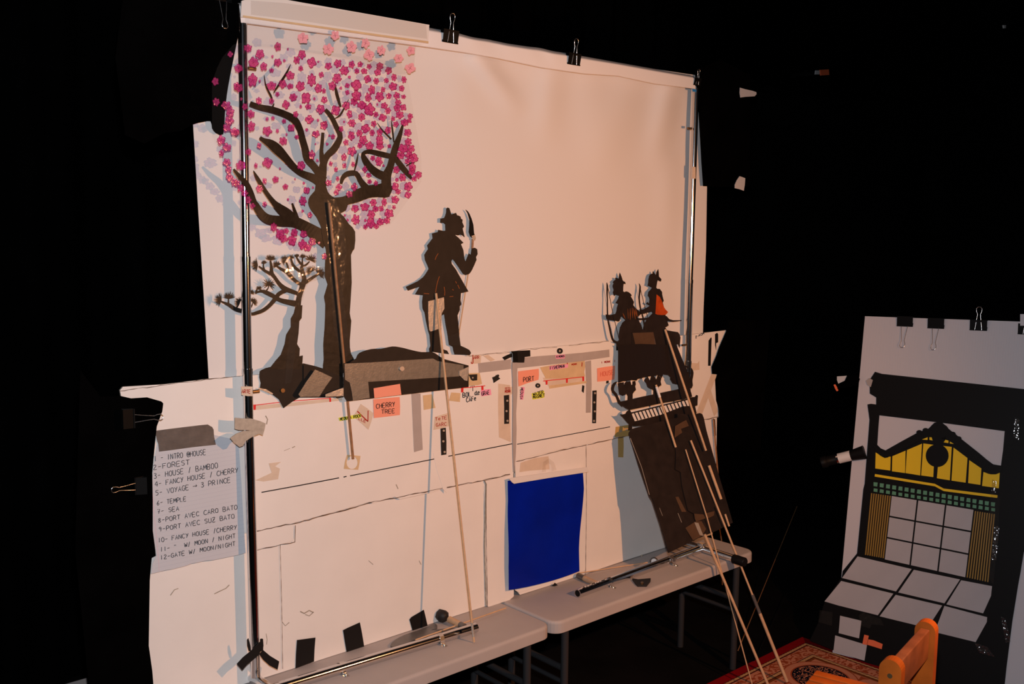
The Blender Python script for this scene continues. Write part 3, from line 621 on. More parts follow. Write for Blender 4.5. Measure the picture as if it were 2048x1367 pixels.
MB().poly(G, C8([(560, 300), (730, 335), (880, 400), (880, 572), (700, 572), (560, 572)]), M_black, 0.0015, -0.012).build('rock_extension', pn)
MB().poly(G, C8([(636, 334), (700, 362), (782, 402), (725, 480), (672, 565), (510, 568), (494, 545), (560, 440)]), M_duct, 0.0007, 0.0028).build('duct_tape', pn)
MB().poly(G, C8([(722, 545), (800, 515), (875, 488), (876, 560), (722, 566)]), M_shine, 0.0012, 0.004).build('crinkled_tape', pn)
MB().poly(G, C8([(176, 495), (240, 508), (300, 545), (290, 555), (215, 520), (175, 508)]), M_shine, 0.0012, -0.012).build('crinkled_tape', pn)
MB().disc(PW, *C8([(358, 512)])[0], 4.2, M_brass, 0.004, 0.002).build('magnet', pn, 'round brass coloured magnet')
MB().poly(PW, N5([(1460, 820), (1500, 700), (1480, 560), (1500, 380), (1570, 370), (1620, 500), (1640, 640), (1580, 760), (1550, 900), (1480, 1000)]), M_clear, 0.0006, 0.003).build('clear_tape', pn)
MB().poly(PW, N5([(1190, 320), (1350, 240), (1420, 480), (1500, 640), (1480, 690), (1350, 600)]), M_clear, 0.0006, 0.0038).build('clear_tape', pn)
MB().poly(PW, N5([(1590, 400), (1900, 400), (1900, 560), (1640, 640)]), M_clear, 0.0006, 0.0038).build('clear_tape', pn)
MB().poly(PW, B([(720, 860), (770, 860), (740, 1100), (720, 1250), (680, 1260), (690, 1100)]), M_clear, 0.0006, 0.0025).build('clear_tape', pn)

# ================================================================ WARRIOR PUPPET
W3 = lambda pts: cv(760, 380, 3.597, pts)
WW = Wall(0.008)
wp = thing('warrior_puppet', (0.65, -0.02, 1.1), 'black warrior silhouette puppet holding a spear, on one long wooden rod', 'puppet')
body = W3([(485, 125), (497, 130), (505, 155), (511, 175), (530, 168), (545, 163), (552, 180), (567, 184), (578, 192), (580, 205), (592, 212), (590, 232), (598, 250), (602, 262), (592, 275), (600, 310), (607, 338), (590, 325), (575, 318), (560, 325), (535, 320),
           (560, 340), (598, 378), (580, 388), (597, 430), (605, 490), (613, 515), (637, 455), (652, 465), (658, 420), (680, 414), (697, 425), (700, 460), (688, 480), (692, 500), (675, 540), (660, 572), (648, 592), (635, 605), (610, 610), (595, 600), (565, 555), (538, 515),
           (520, 495), (511, 508), (514, 530), (545, 572), (560, 600), (600, 670), (634, 728), (580, 740), (577, 790), (583, 820), (572, 835), (572, 860), (555, 900), (562, 960), (568, 1050), (578, 1118), (610, 1132), (640, 1148), (653, 1170), (642, 1187), (600, 1182), (535, 1180),
           (526, 1150), (522, 1125), (495, 1112), (485, 1040), (470, 960), (460, 890), (440, 900), (438, 1000), (440, 1110), (442, 1140), (480, 1153), (493, 1175), (485, 1192), (450, 1190), (400, 1175), (355, 1162), (352, 1140), (362, 1120), (355, 1040), (345, 1010), (330, 940),
           (320, 880), (305, 850), (302, 800), (308, 755), (252, 748), (285, 692), (200, 722), (185, 695), (270, 655), (310, 625), (332, 595), (350, 565), (338, 535), (322, 500), (318, 465), (345, 422), (338, 398), (378, 345), (373, 312), (415, 300), (418, 285), (455, 293), (470, 290), (468, 245), (455, 235), (432, 235), (433, 205), (460, 200), (468, 185), (475, 160), (476, 132)])
MB().poly(WW, body, M_black, 0.002).build('figure_silhouette', wp)
sp = MB()
sp.poly(WW, W3([(612, 140), (628, 152), (640, 170), (655, 205), (668, 250), (673, 310), (680, 330), (660, 342), (645, 330), (636, 300), (640, 255), (640, 210), (627, 165)]), M_glossblack, 0.002, 0.001)
sp.build('spear_blade', wp, 'dark curved blade')
sp = MB(); sp.stroke(WW, W3([(665, 325, 26), (672, 345, 22), (670, 360, 18)]), M_shine, 0.001, 0.0035); sp.build('blade_tape', wp)
sp = MB(); sp.tube([WW(*W3([(672, 350)])[0], -0.003), WW(*W3([(668, 420)])[0], -0.003)], 0.0038, M_wooddark, 8)
sp.tube([WW(*W3([(640, 590)])[0], -0.003), WW(*W3([(570, 1045)])[0], -0.003)], 0.0022, M_wood, 8); sp.build('spear_shaft', wp)
sl = MB()
for q in ([(415, 455), (400, 480), (393, 500)], [(424, 620), (410, 660), (402, 700), (396, 735)], [(458, 695), (463, 730), (461, 758)], [(498, 766), (524, 763)], [(540, 655), (548, 670)], [(556, 680), (568, 708)], [(312, 742), (350, 745)], [(518, 712), (525, 720)]):
    sl = MB(); sl.stroke(WW, W3(q), M_slit, 0.0003, 0.0022, w=1.2); sl.build('coat_slit', wp, 'thin orange slit')
MB().poly(WW, W3([(343, 798), (365, 793), (455, 770), (459, 850), (440, 885), (437, 990), (400, 1003), (360, 1016), (350, 1005), (343, 900)]), M_shine, 0.0012, 0.0022).build('silver_tape_patch', wp)
MB().poly(WW, W3([(490, 1050), (570, 1020), (575, 1118), (500, 1112)]), M_clear, 0.0008, 0.003).build('clear_tape', wp)
r0 = WW(869.5, 586, 0.006); r1 = atZ(948, 1283, ZT + 0.003)
MB().tube([r0, r1], [0.0042, 0.0034], M_wood, 10).build('control_rod', wp)
MB().tube([r0.lerp(r1, 0.945), r0.lerp(r1, 0.985)], 0.0040, M_shine, 10).build('rod_tape', wp)

# ================================================================ FOAM BOARDS
B0 = Wall(0.0)                       # visible face of the boards
def fb(obj_label, pieces):
    t = thing('foam_board', pieces[0][1], obj_label, 'board', 'white foam boards under the screen')
    for nm, _, pts, off, th, lab in pieces:
        MB().poly(B0, pts, M_board, th, off - th, edge=M_boardedge).build(nm, t, lab)
    return t
left_up = [(240, 780), (246, 773), (330, 768), (420, 757), (505, 750), (700, 733), (940, 711), (1019, 703), (1025, 730), (1026, 800), (1029, 900), (1027, 946), (1020, 949), (955, 963), (880, 978), (860, 985), (800, 998), (790, 993), (745, 1006), (740, 1003), (680, 1020), (600, 1042), (514, 1061), (498, 1064), (300, 1100), (270, 1100), (262, 900)]
left_lo = [(298, 1090), (514, 1055), (700, 1010), (965, 950), (1028, 935), (1029, 1196), (965, 1216.5), (870, 1247), (700, 1303), (567, 1346), (500, 1367), (490, 1370), (312, 1427), (306, 1367), (297, 1290)]
fbl = fb('dented white foam board at the left, from list of scenes to the taped joint', [
    ('upper_board', atY(700, 900, 0.0), left_up, 0.0, 0.006, None),
    ('lower_board', None, left_lo, -0.011, 0.005, None),
    ('corner_patch', None, [(514, 1061), (590, 1044), (591, 1075), (586, 1082), (561, 1090), (514, 1098)], -0.004, 0.006, None),
    ('side_strip', None, [(514, 1096), (562, 1088), (565, 1200), (567, 1338), (540, 1348), (514, 1356)], -0.0085, 0.0025, None),
    ('narrow_panel', None, [(974, 968), (971, 961), (1018, 950), (1027, 946), (1028, 1192), (1020, 1199), (978, 1213), (974, 1211), (971, 1090)], -0.001, 0.009, None)])
right_up = [(1032, 702), (1060, 697), (1140, 690), (1218, 681), (1233, 688), (1300, 678), (1385, 668), (1452, 660), (1453, 668), (1442, 690), (1432, 720), (1430, 760), (1432, 800), (1439, 825), (1437, 834), (1350, 850), (1240, 872), (1233, 876), (1140, 894), (1060, 912), (1032, 922), (1030, 946), (1031, 800)]
right_lo = [(1031, 915), (1250, 868), (1437, 828), (1436, 900), (1428, 1069), (1380, 1083), (1331, 1096), (1250, 1122), (1180, 1146), (1100, 1172), (1043, 1190), (1034, 1180)]
fbr = fb('dented white foam board at the right, behind the blue gel and archers', [
    ('upper_board', atY(1200, 850, 0.0), right_up, 0.0, 0.006, None),
    ('lower_board', None, right_lo, -0.008, 0.005, None),
    ('narrow_panel', None, [(1032, 923), (1173, 890), (1174, 1000), (1172, 1140), (1100, 1166), (1040, 1185), (1031, 1180)], -0.003, 0.003, None)])
ln = MB(); ln.stroke(B0, [(523, 984), (600, 970), (678, 955)], M_ink, 0.0003, 0.0, w=2.0); ln.stroke(B0, [(687, 953.5), (693, 952)], M_ink, 0.0003, 0.0, w=2.0); ln.build('ruled_marker_line', fbl, 'ruled black marker line'); 
MB().stroke(B0, [(700, 951), (860, 919), (1024, 887)], M_ink, 0.0003, 0.0, w=1.8).build('ruled_marker_line', fbl, 'ruled black marker line')
MB().stroke(B0, [(1034, 888), (1120, 872), (1220, 853)], M_ink, 0.0003, 0.0, w=1.5).build('ruled_marker_line', fbr, 'ruled black marker line')
def torn(pts, parent, w=1.6, off=-0.0008):  # ragged board edge; the dark brown also paints crevice shade along the steps
    q = []
    for (x0, y0), (x1, y1) in zip(pts, pts[1:]):
        n = max(2, int(math.hypot(x1 - x0, y1 - y0) / 9))
        for k in range(n): q.append((x0 + (x1 - x0) * k / n, y0 + (y1 - y0) * k / n + random.uniform(-1.0, 1.0), random.uniform(0.4, 1.3) * w))
    q.append((*pts[-1], w)); MB().stroke(B0, q, M_crevice, 0.0004, off).build('torn_edge_shade', parent, 'ragged brown board edge with painted crevice shade')
M_crevice = mat('crevice_shade_brown', (0.14, 0.09, 0.06), 0.9, var=0.4, vscale=90)
torn([(514, 1062), (600, 1043), (680, 1022), (740, 1004), (800, 993), (870, 979), (955, 962), (1020, 948)], fbl, 1.8, 0.0001)
torn([(514, 1099), (590, 1083), (591, 1050)], fbl, 1.2)
torn([(562, 1090), (565, 1200), (567, 1338)], fbl, 0.9, -0.0050)
torn([(240, 782), (330, 769), (420, 758), (480, 752)], fbl, 1.2, 0.0001)
torn([(935, 712), (1019, 704)], fbl, 0.8, 0.0001); torn([(1060, 698), (1140, 691), (1218, 682)], fbr, 0.8, 0.0001)
torn([(1033, 923), (1100, 905), (1173, 889)], fbr, 1.2, 0.0001); torn([(1173, 890), (1174, 1000), (1172, 1150)], fbr, 0.8, -0.0025); torn([(1176, 889), (1233, 876), (1300, 862), (1437, 833)], fbr, 1.3, 0.0001)
torn([(972, 968), (973, 1090), (975, 1212)], fbl, 1.0, -0.0006)
# scuffs, dents and torn spots
def scuff(pts, w, m=None, off=0.0):
    b_ = MB(); b_.stroke(B0, pts, m or M_boardedge, 0.0004, off, w=w); b_.build('scuff_mark', fbl)
for q, w_, o_ in [([(531, 831), (535, 838), (533, 848)], 2.2, 0), ([(584, 895), (590, 892)], 1.6, 0), ([(568, 901), (580, 896)], 0.8, 0), ([(432, 1189), (442, 1184), (455, 1178), (462, 1171)], 1.8, -0.006), ([(344, 1192), (352, 1181), (360, 1178)], 1.6, -0.006),
                  ([(604, 1224), (612, 1228), (622, 1222), (630, 1226)], 2.4, -0.006), ([(614, 1230), (622, 1233), (631, 1225)], 1.6, -0.006), ([(568, 1245), (574, 1253), (582, 1246)], 1.4, -0.006), ([(741, 1122), (750, 1130)], 1.2, -0.006), ([(535, 1268), (537, 1280), (536, 1290)], 1.2, -0.0045), ([(842, 1122), (846, 1130)], 1.2, -0.006), ([(792, 968), (796, 977)], 1.8, 0)]:
    scuff(q, w_, None, -0.0104 if o_ == -0.006 else (-0.0084 if o_ == -0.0045 else 0.0001))

# cloth drapes over the board ends
def drape(pts, y, label, sm=2):
    MB().poly(Wall(y), pts, M_blackcloth, 0.002, smooth=sm).build('black_drape', None, label, 'drape')
drape([(250, -40), (487, -40), (484, 30), (478, 62), (470, 100), (460, 150), (453, 190), (449, 230), (446, 268), (432, 266), (424, 256), (421, 242), (404, 244), (384, 249), (360, 262), (330, 265), (250, 270)], 0.004, 'black cloth drape hanging from a clip at the top left of screen')
drape([(160, 740), (200, 792), (240, 791), (262, 796), (294, 794), (322, 802), (326, 806), (324, 822), (313, 852), (308, 900), (304, 945), (305, 1000), (305, 1060), (309, 1090), (311, 1110), (303, 1114), (299, 1160), (297, 1290), (304, 1340), (309, 1400), (180, 1400), (150, 1100)], -0.008, 'black cloth drape clipped over the left end of the foam board', 0)
drape([(1456, 640), (1452, 662), (1446, 676), (1438, 694), (1432, 712), (1423, 733), (1424, 747), (1434, 748), (1440, 900), (1520, 900), (1540, 640)], -0.006, 'black cloth drape covering the right edge of the foam board', 0)
drape([(1391, 140), (1393, 178), (1396, 210), (1399, 260), (1403, 330), (1406, 372), (1482, 374), (1500, 372), (1500, 150), (1440, 120)], -0.002, 'black cloth drape hanging at the top right corner of screen', 0)

# ================================================================ SCENE LIST
LP = Wall(-0.002)
L1 = lambda pts: cv(200, 740, 3.2556, pts)
pl = thing('paper_list', LP(400, 1000), 'lined sheet with twelve handwritten scene names, taped to left foam board', 'paper')
MB().poly(LP, L1([(378, 470), (740, 420), (900, 395 + 60), (918, 700), (935, 1000), (947, 1188), (905, 1200), (740, 1234), (690, 1238), (640, 1250), (600, 1256), (560, 1272), (480, 1292), (430, 1300), (333, 1324), (340, 1260), (366, 1206), (350, 1100), (338, 1000), (340, 700), (352, 600)]), M_paper, 0.0008).build('paper_sheet', pl)
ru = MB()
for k in range(27):
    y0 = 560 + k * 28; y1 = 468 + k * 26.6
    if y0 < 1310: ru.stroke(LP, L1([(352 + k * 0.3, y0), (900 + k * 1.8, y1)]), M_rule, 0.0001, 0.0008, w=0.35)
ru.build('ruled_lines', pl, 'faint ruled lines')
MB().stroke(LP, L1([(341, 800), (352, 950), (372, 1130), (385, 1305)]), M_margin, 0.0001, 0.0009, w=0.9).build('margin_line', pl, 'faint pink margin line')
hw = [("1 - INTRO @HOUSE", (352, 592), (688, 548), 33), ("2-FOREST", (346, 648), (582, 612), 31), ("3- HOUSE / BAMBOO", (350, 705), (766, 634), 33), ("4- FANCY HOUSE / CHERRY", (358, 757), (897, 664), 31),
      ("5- VOYAGE > 3 PRINCE", (362, 814), (848, 728), 31), ("6- TEMPLE", (370, 878), (560, 850), 28), ("7- SEA", (372, 934), (514, 912), 28), ("8-PORT AVEC CARO BATO", (378, 992), (893, 903), 28),
      ("9-PORT AVEC SUZ BATO", (382, 1050), (874, 962), 28), ("10- FANCY HOUSE /CHERRY", (378, 1120), (889, 1034), 28), ('11- "  W/ MOON / NIGHT', (392, 1180), (880, 1090), 28), ("12-GATE W/ MOON/NIGHT", (392, 1232), (880, 1140), 27)]
for tx, a_, b_, h_ in hw:
    A_ = L1([a_])[0]; B_ = L1([b_])[0]
    write(MB(), LP, tx, A_, B_, h_ / 3.2556, M_ink, 1.05, 0.0009).build('handwriting', pl, 'black pen line reading ' + tx.replace('>', 'to'))
MB().poly(LP, L1([(357, 393), (480, 377), (640, 358), (700, 352), (716, 362), (728, 368), (738, 385), (741, 430), (753, 484), (600, 500), (470, 518), (383, 529), (378, 480), (368, 450)]), M_duct2, 0.0006, 0.0012).build('duct_tape', None, 'grey duct tape strip holding the top of the scene list', 'tape')

# ================================================================ TAPES, LABELS AND NOTES ON THE BOARDS
C7 = lambda pts: cv(900, 660, 4.557, pts)
T0 = Wall(-0.0004)
def patch(name, pts, m, label, cat, off=0.0, t=0.0005, group=None, text=None, tm=None, holes=None):
    b_ = MB(); b_.poly(T0, pts, m, t, off); o = b_.build(name, None, label, cat, group)
    for tx in (text or []):
        write(MB(), T0, tx[0], tx[1], tx[2], tx[3], tm or M_ink, tx[4] if len(tx) > 4 else 1.0, off + t + 0.0001, up=tx[5] if len(tx) > 5 else None).build('handwriting', o)
    for (x, y, r) in (holes or []):
        MB().disc(T0, x, y, r, M_disc, 0.0006, off + t).build('rivet', o)
    return o
q7 = lambda x, y: C7([(x, y)])[0]
q8 = lambda x, y: C8([(x, y)])[0]
patch('tape_strip', C8([(1462, 535), (1540, 540), (1548, 800), (1559, 1018), (1485, 1040), (1474, 800)]), M_greytape, 'grey tape strip running down the board right of the cherry tree note', 'tape')
patch('tape_strip', C7([(255, 300), (400, 283), (555, 264), (556, 352), (400, 372), (262, 388)]), M_greytape, 'grey tape strip along board top, just left of the joint', 'tape')
patch('tape_strip', C7([(610, 255), (800, 236), (1000, 222), (1200, 205), (1451, 175), (1454, 243), (1200, 282), (840, 322), (612, 346)]), M_greytape, 'long grey tape strip along board top right of the joint', 'tape')
patch('tape_strip', C7([(1232, 285), (1285, 275), (1290, 500), (1282, 750), (1238, 752), (1240, 500)]), M_greytape, 'grey tape strip running down beside the hanging brown tape label', 'tape')
MB().poly(Wall(-0.0012), C7([(562, 292), (608, 290), (604, 400), (608, 560), (596, 760), (600, 900), (592, 1150), (582, 1240), (575, 1290), (566, 1000), (568, 700), (566, 450)]), M_greytape, 0.004, smooth=2).build('tape_strip', None, 'narrow grey tape covering vertical joint between the boards', 'tape')
bt = thing('black_tape_corner', T0(*q7(620, 230)), 'shiny black tape pieces at the top of the board joint', 'tape')
MB().poly(T0, C7([(475, 247), (520, 225), (562, 208), (566, 240), (495, 273)]), M_blacktape, 0.0006, 0.0008).build('tape_piece', bt)
MB().poly(T0, C7([(548, 190), (722, 180), (724, 236), (672, 243), (668, 293), (565, 292), (564, 215)]), M_blacktape, 0.0008, 0.0045).build('tape_piece', bt)
MB().poly(T0, C7([(560, 195), (600, 195), (608, 290), (566, 292)]), M_glossblack, 0.003, 0.0047).build('tape_piece', bt)
patch('tape_label', C7([(205, 228), (285, 225), (278, 300), (186, 308)]), M_masking2, 'beige tape label with a tall red J, near the warrior feet', 'label', text=[("J", q7(192, 305), q7(214, 300), 17, 1.6), ("ARR", q7(214, 262), q7(265, 258), 6)], tm=M_inkred)
patch('tape_piece', C7([(300, 232), (345, 222), (410, 270), (370, 285)]), M_masking2, 'beige tape scrap between the red J label and joint', 'tape')
patch('tape_piece', C7([(165, 392), (270, 388), (292, 488), (258, 500), (170, 506)]), M_masking, 'tan tape square behind the small riveted magnet', 'tape')
patch('magnet_tab', C7([(168, 404), (245, 400), (244, 455), (205, 460), (190, 450)]), M_magnet, 'small black magnet tab above the coffee bowl words', 'magnet', 0.0008, 0.0015, holes=[(*q7(203, 432), 1.6)])
patch('magnet_scrap', C7([(383, 430), (412, 418), (416, 410), (440, 402), (448, 415), (440, 425), (456, 440), (396, 480), (392, 455)]), M_magnet, 'notched black magnet scrap left of the joint', 'magnet', 0.0003, 0.0012)
rl = MB(); rl.stroke(T0, C7([(100, 525), (200, 518), (320, 506)]), M_redline, 0.0003, 0.0004, w=1.6); rl.poly(T0, C7([(100, 522), (122, 520), (120, 566), (100, 566)]), M_redline, 0.0003, 0.0004); rl.poly(T0, C7([(284, 508), (304, 506), (305, 544), (286, 546)]), M_redline, 0.0003, 0.0004)
rl.build('red_mark', None, 'red bracket line above the coffee bowl words', 'marking')
cb = MB(); write(cb, T0, "BOL de", q7(118, 614), q7(272, 585), 9, M_ink, 1.4, 0.0001); write(cb, T0, "CAFe'", q7(150, 655), q7(262, 632), 8.5, M_ink, 1.4, 0.0001)
cb.stroke(T0, C7([(208, 555), (207, 482)]), M_ink, 0.0003, w=1.1); cb.stroke(T0, C7([(185, 525), (205, 482), (225, 515)]), M_ink, 0.0003, w=1.1)
cb.build('handwriting', None, 'black handwritten words BOL de CAFE with arrow pointing up', 'writing')
patch('label_sticker', C7([(278, 548), (330, 538), (370, 535), (377, 588), (285, 602)]), M_pinklabel, 'pink label reading GRAE, left of the joint', 'label', text=[("GRAE", q7(288, 595), q7(358, 582), 7.5, 1.1)])
patch('tape_label', C7([(492, 522), (568, 514), (571, 580), (500, 594)]), M_masking2, 'beige tape label in red reading TED MONK, above a magnet strip', 'label', text=[("TED", q7(498, 547), q7(545, 542), 5), ("MONK", q7(500, 570), q7(552, 566), 5)], tm=M_inkred)
patch('tape_backing', C7([(440, 485), (548, 500), (552, 900), (556, 1020), (446, 975), (438, 700)]), M_masking2, 'pale tape backing under the magnet strip left of joint', 'tape', -0.0003, 0.0004)
def magstrip(pts, holes, label): patch('magnet_strip', pts, M_magnet, label, 'magnet', 0.0006, 0.0018, 'riveted magnet strips', holes=holes)
magstrip(C7([(490, 594), (535, 588), (536, 700), (535, 850), (493, 852), (493, 700)]), [(*q7(517, 641), 2.1), (*q7(511, 735), 2.1), (*q7(519, 824), 2.1)], 'black magnet strip with three rivets left of the joint')
magstrip(C7([(1297, 550), (1333, 547), (1330, 700), (1327, 845), (1295, 846)]), [(*q7(1317, 572), 2.0), (*q7(1311, 656), 2.0), (*q7(1315, 738), 2.0), (*q7(1308, 825), 2.0)], 'black magnet strip with four rivets below the HOUSE note')
magstrip(C8([(1710, 838), (1753, 831), (1758, 950), (1758, 1058), (1716, 1065), (1713, 950)]), [(*q8(1735, 855), 2.2), (*q8(1731, 946), 2.2), (*q8(1742, 1037), 2.2)], 'black magnet strip with three rivets beside the warrior rod')
def sticky(pts, label, text, m=None, off=0.0012, tm=None):
    b_ = MB(); b_.poly(T0, pts, m or M_salmon, 0.0006, off); o = b_.build('sticky_note', None, label, 'sticky note', 'salmon sticky notes')
    for tx in text: write(MB(), T0, tx[0], tx[1], tx[2], tx[3], tm or M_ink, 1.15, off + 0.0008).build('handwriting', o)
G8 = Wall(-0.026)
sticky(C8([(1135, 588), (1240, 578), (1360, 568), (1364, 650), (1362, 722), (1250, 736), (1140, 748), (1137, 670)]), 'salmon sticky note reading CHERRY TREE on left board', [("CHERRY", q8(1160, 668), q8(1318, 648), 9), ("TREE", q8(1205, 712), q8(1318, 703), 8)])
b_ = MB(); b_.poly(G8, C8([(1139, 495), (1250, 476), (1365, 457), (1376, 550), (1260, 564), (1146, 579)]), M_salmon, 0.0006); b_.build('sticky_note', None, 'blank salmon sticky note overlapping the black ground strip', 'sticky note', 'salmon sticky notes')
sticky(C7([(618, 374), (710, 362), (806, 350), (808, 410), (804, 450), (700, 482), (622, 512), (618, 440)]), 'salmon sticky note reading PORT beside the joint', [("PORT", q7(665, 472), q7(762, 458), 9)])
sticky(C7([(1338, 346), (1420, 332), (1500, 322), (1500, 390), (1494, 448), (1420, 460), (1340, 468)]), 'salmon sticky note reading HOUSE left of the archers', [("HOUSE", q7(1368, 420), q7(1488, 402), 9)], tm=M_inkfaint)
mw = MB(); write(mw, T0, "I MONK  I", q7(1378, 303), q7(1505, 288), 4, M_inkred, 0.9, 0.0002); mw.build('handwriting', None, 'small red handwritten word MONK above the HOUSE note', 'writing')
patch('label_sticker', C7([(650, 517), (681, 518), (674, 580), (665, 634), (638, 629), (645, 570)]), M_pinklabel, 'pink label with word MEDUSA written sideways under the PORT note', 'label', text=[("MEDUSA", q7(642, 524), q7(638, 628), 5, 0.9, (1.0, 0.1))])
def washer(x, y, r, label):
    b_ = MB(); b_.disc(T0, x, y, r, M_magnet, 0.003, 0.0, hole=r * 0.42); o = b_.build('washer', None, label, 'washer', 'dark ring magnets')
    MB().disc(T0, x, y, r * 0.4, M_disc, 0.001, 0.0).build('centre', o)
washer(*q7(798, 503), 4.6, 'dark ring magnet between the PORT note and yellow label')
washer(*q7(998, 188), 5.6, 'dark ring magnet on the board top above the pink label')
patch('tape_piece', C7([(935, 182), (985, 148), (1080, 140), (1110, 178), (1075, 200), (985, 215)]), M_board, 'white taped patch around the upper ring magnet', 'tape', -0.0003, 0.0006)
patch('label_sticker', C7([(743, 577), (800, 562), (856, 548), (862, 580), (858, 614), (800, 624), (752, 632)]), M_yellow, 'yellow label reading WATER MAGNET', 'label', text=[("WATER", q7(757, 597), q7(850, 576), 6, 1.1), ("MAGNET", q7(757, 624), q7(862, 604), 6, 1.1)])
patch('label_sticker', C7([(960, 226), (1047, 220), (1045, 255), (965, 261)]), M_pinklabel, 'pink label reading KIMONOS under the ring magnet', 'label', 0.0005, text=[("KIMONOS", q7(970, 250), q7(1042, 244), 4, 0.8)])
tb = thing('brown_tape_label', T0(*q7(1030, 400)), 'brown tape label with ragged ends hanging right of the joint', 'label')
MB().poly(T0, C7([(820, 338), (905, 322), (1040, 302), (1226, 278), (1232, 330), (1222, 380), (1230, 420), (1050, 440), (870, 440), (862, 420), (840, 380)]), M_masking, 0.0005, 0.0003).build('tape_piece', tb)
MB().poly(T0, C7([(845, 432), (1050, 430), (1224, 405), (1226, 460), (1245, 470), (1240, 482), (1050, 508), (905, 530), (898, 508), (862, 470)]), M_masking2, 0.0005, 0.0001).build('tape_piece', tb)
MB().poly(T0, C7([(905, 504), (1050, 486), (1240, 462), (1242, 482), (1060, 508), (905, 532)]), M_masking, 0.0005, 0.0007).build('tape_piece', tb)
rl = MB(); rl.stroke(T0, C7([(848, 462), (1000, 447), (1220, 424)]), M_redline, 0.0003, 0.0009, w=1.5)
for x, y, h_ in ((878, 462, 32), (1063, 438, 40), (1212, 424, 38)): rl.poly(T0, C7([(x - 9, y), (x + 9, y - 2), (x + 8, y + h_), (x - 7, y + h_ + 2)]), M_redline, 0.0003, 0.0011)
rl.build('red_bracket', tb, 'red bracket line')
rl = MB(); rl.stroke(T0, C7([(1202, 292), (1200, 330)]), M_inkred, 0.0003, 0.0009, w=1.6); rl.stroke(T0, C7([(1067, 296), (1068, 312)]), M_inkred, 0.0003, 0.0009, w=1.6)
write(rl, T0, "MONK", q7(1107, 320), q7(1155, 314), 3.4, M_inkred, 0.8, 0.0009); rl.build('handwriting', tb, 'small red pen marks')
patch('label_sticker', C7([(903, 328), (980, 316), (1075, 308), (1072, 340), (990, 350), (906, 364)]), M_pinklabel, 'pink label reading FISHERMAN on the brown tape', 'label', 0.0012, text=[("FISHERMAN", q7(910, 358), q7(1040, 338), 6, 0.9)])
patch('magnet_scrap', C7([(1205, 500), (1225, 506), (1218, 572), (1200, 556)]), M_magnet, 'tiny black magnet sliver under the brown tape label', 'magnet')
patch('magnet_scrap', C7([(1424, 462), (1446, 458), (1445, 482), (1422, 486)]), M_magnet, 'tiny dark square under the HOUSE note', 'magnet')
patch('tape_piece', C7([(605, 1075), (680, 1050), (835, 980), (845, 1010), (857, 1070), (760, 1110), (700, 1135), (620, 1178), (608, 1150)]), M_masking, 'tan torn tape piece above the blue gel beside the joint', 'tape', -0.0030)
patch('tape_piece', C7([(1510, 880), (1655, 858), (1660, 905), (1648, 962), (1500, 974)]), M_gold, 'ochre tape piece with two dots at left of the leaning house', 'tape', holes=[(*q7(1555, 918), 2.2), (*q7(1608, 905), 2.2)])
MB().poly(Wall(0.0075), C7([(1530, 972), (1580, 970), (1582, 1060), (1578, 1158), (1532, 1156)]), M_gold, 0.0006).build('tape_strip', None, 'ochre tape strip running down from the dotted ochre tape', 'tape')
MB().poly(T0, [(1395, 726), (1398, 721), (1399, 739), (1366, 742), (1366, 724)], M_masking2, 0.001).build('tape_piece', None, 'beige tape on right board beside the right pole', 'tape')
patch('tape_piece', C8([(1560, 556), (1640, 546), (1668, 662), (1568, 680)]), M_masking, 'tan tape square right of the grey tape strip', 'tape')
patch('tape_piece', C8([(1802, 530), (1880, 536), (1876, 612), (1782, 600)]), M_masking, 'tan tape square below black ground strip, near the coffee bowl words', 'tape')
patch('tape_label', C8([(1662, 738), (1780, 704), (1795, 760), (1796, 812), (1720, 838), (1650, 850)]), M_masking2, 'beige tape label in orange pen reading TETE GARC beside the rod', 'label', text=[("TeTE", q8(1665, 772), q8(1765, 756), 6), ("GARC", q8(1672, 822), q8(1760, 812), 6.5)], tm=M_inkred)
patch('tape_piece', C8([(1030, 628), (1085, 665), (1140, 708), (1120, 780), (1095, 848), (1030, 790), (966, 735), (1000, 680)]), M_masking2, 'beige tape diamond with a red arrow mark beside the cherry tree note', 'tape')
v_ = MB(); v_.stroke(T0, C8([(1000, 690), (1045, 735), (1090, 778)]), M_inkred, 0.0003, 0.0008, w=2.2); v_.stroke(T0, C8([(1092, 684), (1090, 778)]), M_inkred, 0.0003, 0.0008, w=1.8); write(v_, T0, "LLE", q8(1010, 762), q8(1072, 790), 5, M_inkred, 1.0, 0.0008)
v_.build('red_mark', None, 'red arrow mark and letters on the beige tape diamond', 'marking')
patch('label_sticker', C8([(838, 746), (940, 728), (1030, 712), (1032, 745), (940, 758), (848, 774)]), M_yellow, 'yellow label reading MEDUSA ROCK behind the tree rod', 'label', 0.001, text=[("MEDUSA ROCK", q8(852, 770), q8(1030, 738), 5.5, 1.1)])
rb = thing('red_lined_tape', T0(*q8(440, 620)), 'beige tape with a red line below the pine rock', 'tape')
MB().poly(T0, C8([(118, 642), (380, 622), (870, 572), (872, 598), (500, 640), (130, 680)]), M_masking2, 0.0004).build('tape_piece', rb)
rl = MB(); rl.stroke(T0, C8([(115, 640), (400, 607), (770, 578)]), M_redline, 0.0003, 0.0005, w=1.5); rl.poly(T0, C8([(112, 635), (135, 633), (133, 678), (115, 680)]), M_redline, 0.0003, 0.0006); rl.poly(T0, C8([(760, 578), (776, 576), (776, 610), (762, 612)]), M_redline, 0.0003, 0.0006)
rl.build('red_line', rb, 'red line with end blocks')
